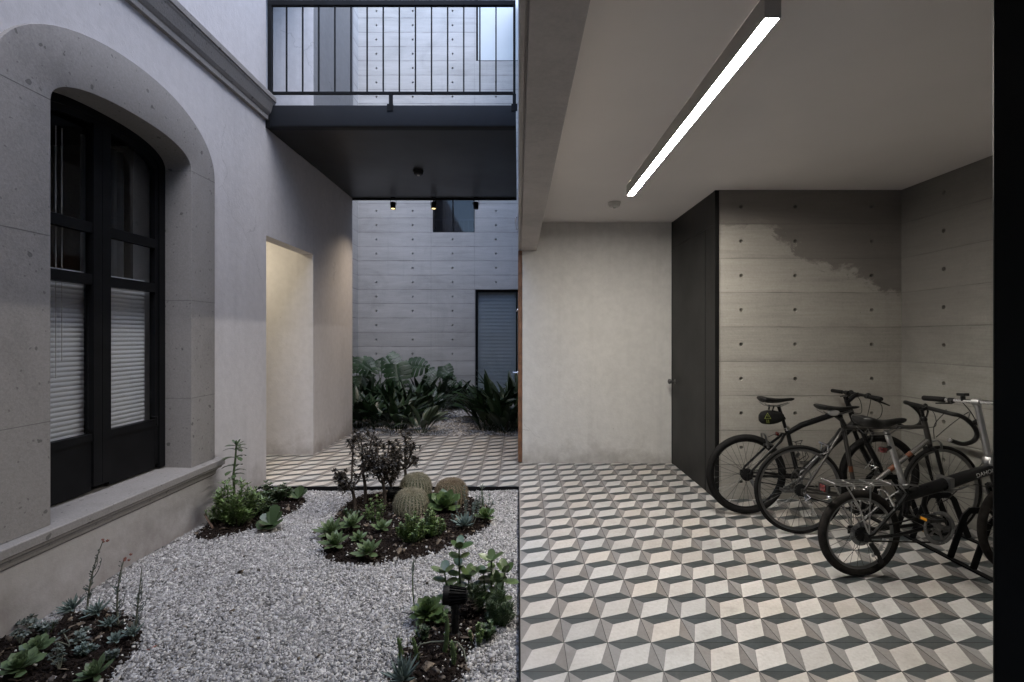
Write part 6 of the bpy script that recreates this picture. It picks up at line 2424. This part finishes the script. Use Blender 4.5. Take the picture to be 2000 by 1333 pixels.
# the name on the main tube
me = text_mesh('DAHON', 0.036, 0.0006)
me.materials.append(M['whitemark'])
o = bpy.data.objects.new('lettering', me)
COL.objects.link(o)
o.parent = b3
dirv = (Vector((0.868, 0, 0.628)) - Vector((0.565, 0, 0.543))).normalized()
o.matrix_local = Matrix.Translation(Vector((0.80, -0.0338, 0.612))) @ Matrix.Rotation(-math.atan2(dirv.z, dirv.x), 4, 'Y') @ Matrix.Rotation(R(90), 4, 'X')
k_ = MB()
k_.tube([(0.176, 0, 0.875), (0.300, 0, 0.505)], 0.0168, 12)
k_.build('seatpost', M['alu'], b3, smooth=True)
k_ = MB()
k_.lathe([(0.018, -0.016), (0.025, -0.014), (0.025, 0.014), (0.018, 0.016)], (0.290, 0, 0.542), (-0.32, 0, 1), 14)
k_.tube([(0.27, -0.02, 0.545), (0.285, -0.035, 0.555), (0.35, -0.035, 0.545)], 0.006, 6)
k_.build('seat_clamp', M['dullalloy'], b3, smooth=True)
saddle(b3, -0.008, 0.302, 0.930, 0.17, M['leather'], 0.07, 0.022)
k_ = MB()
k_.tube([(0.205, 0, 0.775), (0.155, -0.02, 0.765)], 0.012, 8)
k_.build('light_mount', M['blackplastic'], b3, smooth=True)
k_ = MB()
k_.box(0.125, 0.158, -0.032, 0.008, 0.745, 0.780)
k_.build('rear_light', M['red'], b3, bevel=0.009, smooth=True)
k_ = MB()
k_.M = S3
hp0, hp1 = Vector((0.852, 0, 0.705)), Vector((0.782, 0, 1.03))
k_.tube([hp0, hp1], [0.0195, 0.017], 12)
k_.lathe([(0, -0.03), (0.034, -0.03), (0.040, -0.012), (0.034, 0.012), (0.024, 0.022), (0, 0.022)], Vector((0.860, 0, 0.685)), hp1 - hp0, 16)
k_.tube([(0.84, -0.035, 0.70), (0.80, -0.045, 0.705), (0.79, -0.045, 0.67)], 0.006, 6)
k_.lathe([(0, -0.02), (0.022, -0.02), (0.022, 0.02), (0, 0.02)], hp1 + Vector((-0.002, 0, 0.01)), (0, 1, 0), 14)
k_.build('handlepost', M['alu'], b3, smooth=True, angle=40)
k_ = MB()
k_.M = S3
hc = hp1 + Vector((-0.004, 0, 0.012))
k_.tube([hc + Vector((-0.015, -0.30, 0.004)), hc + Vector((0, -0.08, 0)), hc, hc + Vector((0, 0.08, 0)), hc + Vector((-0.015, 0.31, 0.004))], 0.0125, 10)
hbar = k_.build('handlebar', M['chrome'], b3, smooth=True)
for s in (-1, 1):
    k_ = MB()
    k_.M = S3
    k_.tube([hc + Vector((-0.008, s * 0.175, 0.002)), hc + Vector((-0.008, s * 0.18, 0.002)), hc + Vector((-0.0145, s * 0.305, 0.004)), hc + Vector((-0.0148, s * 0.312, 0.004))], [0.014, 0.0175, 0.0175, 0.014], 12)
    k_.build('grip', M['rubber'], hbar, smooth=True, angle=50)
    k_ = MB()
    k_.M = S3
    c = hc + Vector((-0.005, s * 0.14, 0))
    k_.tube([c + Vector((0, -0.014, 0)), c + Vector((0, 0.014, 0))], 0.017, 10)
    k_.tube([c + Vector((0.015, 0, -0.008)), c + Vector((0.045, s * 0.03, -0.022)), c + Vector((0.045, s * 0.13, -0.03))], [0.008, 0.007, 0.005], 7)
    k_.build('brake_lever', M['blackplastic'], hbar, smooth=True)
k_ = MB()
k_.M = S3
c = hc + Vector((0.0, 0.075, 0.02))
k_.tube([c + Vector((0, 0, -0.02)), c + Vector((0, 0, 0.012))], 0.014, 8)
k_.box(c.x - 0.022, c.x + 0.022, c.y - 0.024, c.y + 0.024, c.z + 0.012, c.z + 0.03)
k_.build('light_bracket', M['blackplastic'], hbar, bevel=0.004)
k_ = MB()
k_.M = S3
fa = ax_b + (ax_b - ax_t).normalized() * 0.02
k_.tube([ax_b, fa], 0.02, 10)
k_.tube([fa + Vector((0, -0.05, -0.005)), fa, fa + Vector((0, 0.05, -0.005))], 0.017, 8)
for s in (-1, 1):
    k_.tube([fa + Vector((0, s * 0.05, 0)), (0.965, s * 0.055, 0.36), (1.0, s * 0.056, r)], [0.016, 0.014, 0.010], 8)
k_.build('fork', M['blackpaint'], b3, smooth=True, angle=40)
cable(b3, [hc + Vector((0.02, -0.12, -0.01)), hc + Vector((0.10, -0.10, -0.10)), (0.93, -0.05, 0.80), (0.97, -0.01, 0.60)], M_=S3)
cable(b3, [hc + Vector((0.02, -0.10, -0.01)), hc + Vector((0.08, -0.08, -0.14)), (0.91, -0.06, 0.66), (0.80, -0.06, 0.545), (0.70, -0.045, 0.55)], M_=None)
cable(b3, [hc + Vector((0.02, 0.12, -0.01)), hc + Vector((0.09, 0.10, -0.12)), (0.90, 0.05, 0.72), (0.82, 0.05, 0.60)], M_=None)
cable(b3, [(0.62, -0.04, 0.53), (0.52, -0.05, 0.46), (0.47, -0.03, 0.44)], 0.0028)
vbrake(b3, S3, 0.935, 0.475, 1, M['dullalloy'], 0.03)
vbrake(b3, None, 0.205, 0.435, 1, M['chrome'], -0.055)
crankset(b3, (0.468, 0.295), 0.090, R(145), 0.155, mt, guard=True, pedal_amber=True, chain_to=(0, 0, r), cog_r=0.03)
derailleur(b3, 0.025, r - 0.04, 0.75, M['blackplastic'])
# wire carrier
k_ = MB()
zt = 0.565
for y in (-0.06, -0.02, 0.02, 0.06):
    k_.tube([(-0.20, y, zt + 0.012), (-0.16, y, zt), (0.14, y * 0.9, zt - 0.005), (0.17, y * 0.7, zt - 0.008)], 0.0042, 7)
for x, w in ((-0.20, 0.062), (-0.07, 0.062), (0.05, 0.060), (0.17, 0.045)):
    k_.tube([(x, -w, zt + (0.012 if x < -.18 else -.002)), (x, w, zt + (0.012 if x < -.18 else -.002))], 0.0042, 7)
for s in (-1, 1):
    k_.tube([(0.02, s * 0.062, zt - 0.003), (0.012, s * 0.072, 0.50), (0.004, s * 0.072, r + 0.02)], 0.0042, 7)
    k_.tube([(-0.13, s * 0.062, zt - 0.002), (-0.06, s * 0.07, 0.45), (-0.004, s * 0.072, r + 0.03)], 0.0042, 7)
    k_.tube([(0.17, s * 0.045, zt - 0.008), (0.24, s * 0.03, 0.55), (0.285, s * 0.02, 0.50)], 0.0042, 7)
cr_ = k_.build('carrier', M['alu'], b3, smooth=True)
k_ = MB()
k_.box(-0.232, -0.215, -0.045, 0.045, 0.515, 0.562)
k_.build('reflector_holder', M['blackplastic'], cr_, bevel=0.006)
k_ = MB()
k_.box(-0.2355, -0.2325, -0.022, 0.022, 0.519, 0.558)
k_.build('reflector', M['red'], cr_)
k_ = MB()
k_.ball((-0.215, -0.03, 0.49), 0.016, 0.016, 0.014)
k_.build('bell', M['chrome'], cr_, smooth=True)

# ------------------------------------------------------------ the rack
rk = empty('bicycle_rack', (2.8, 3.4, 0.0), 'black flat-bar steel bicycle rack standing on the tiles under the front wheels', 'bicycle rack')
rk.location = (0, 0, 0)
k_ = MB()
k_.box(2.785, 2.825, 2.25, 4.25, 0.004, 0.014)
k_.box(3.19, 3.23, 2.25, 4.25, 0.004, 0.014)
k_.box(2.826, 3.189, 4.19, 4.23, 0.005, 0.013)
k_.box(2.826, 3.189, 2.27, 2.31, 0.005, 0.013)
k_.build('floor_rail', M['steel'], rk, bevel=0.001)
for y in (4.17, 4.05, 3.74, 3.59, 3.275, 3.11, 2.80, 2.65):
    k_ = MB()
    wv = 0.042
    P = [Vector((2.805, y, 0.015)), Vector((2.90, y, 0.285)), Vector((2.935, y, 0.32)), Vector((3.07, y, 0.32)), Vector((3.105, y, 0.285)), Vector((3.21, y, 0.015))]
    # one bent flat bar
    A, B = [], []
    for i, p in enumerate(P):
        a = (P[max(0, i - 1)] - p) if i else (p - P[1])
        d = (P[min(5, i + 1)] - P[max(0, i - 1)]).normalized()
        nrm = Vector((-d.z, 0, d.x))
        A.append([k_.vert(p + nrm * 0.018 + Vector((0, s * 0.005, 0))) for s in (-1, 1)] + [k_.vert(p - nrm * 0.022 + Vector((0, s * 0.005, 0))) for s in (1, -1)])
    for i in range(5):
        for j in range(4):
            k_.face((A[i][j], A[i][(j + 1) % 4], A[i + 1][(j + 1) % 4], A[i + 1][j]))
    k_.face(A[0][::-1])
    k_.face(A[5])
    k_.build('hoop', M['steel'], rk, bevel=0.001)
# ================================================================== LIGHT AND CAMERA
wd_ = bpy.data.worlds.new('World')
SC.world = wd_
wd_.use_nodes = True
nt = wd_.node_tree
bg = nt.nodes['Background']
sky = nt.nodes.new('ShaderNodeTexSky')
sky.sky_type = 'NISHITA'
sky.sun_disc = False
SUN_EL, SUN_ROT = R(62), R(140)
sky.sun_elevation = SUN_EL
sky.sun_rotation = SUN_ROT
sky.altitude = 100
sky.air_density = 1.0
sky.dust_density = SKY_DUST
sky.ozone_density = SKY_OZONE
nt.links.new(sky.outputs[0], bg.inputs[0])
bg.inputs[1].default_value = SKY
L = bpy.data.lights.new('sun', 'SUN')
L.energy = SUN
L.angle = R(60)
L.color = SUNCOL
so_ = bpy.data.objects.new('sun', L)
# direction towards the sun as the sky texture has it
d = Vector((math.sin(SUN_ROT) * math.cos(SUN_EL), math.cos(SUN_ROT) * math.cos(SUN_EL), math.sin(SUN_EL)))
so_.rotation_euler = d.to_track_quat('Z', 'Y').to_euler()
so_.location = (0, 0, 20)
COL.objects.link(so_)

cam = bpy.data.cameras.new('camera')
cam.sensor_fit = 'HORIZONTAL'
cam.sensor_width = 36
cam.lens = 36 * FPX / 2000
cam.shift_x = -11.7 / 2000
cam.shift_y = -9.5 / 2000
cam.clip_start = 0.05
cam.clip_end = 500
co = bpy.data.objects.new('camera', cam)
co.location = (0, 0, EYE)
co.rotation_euler = (R(90), 0, 0)
COL.objects.link(co)
SC.camera = co

SC.render.engine = 'CYCLES'
cy = SC.cycles
cy.use_denoising = True
cy.denoiser = 'OPENIMAGEDENOISE'
cy.max_bounces = 10
cy.diffuse_bounces = 6
cy.glossy_bounces = 4
cy.transparent_max_bounces = 12
cy.sample_clamp_indirect = 8
cy.caustics_reflective = False
cy.caustics_refractive = False
vs = SC.view_settings
vs.view_transform = 'Standard'
vs.look = 'None'
vs.exposure = EXPOSURE
vs.gamma = 1
vs.use_curve_mapping = False
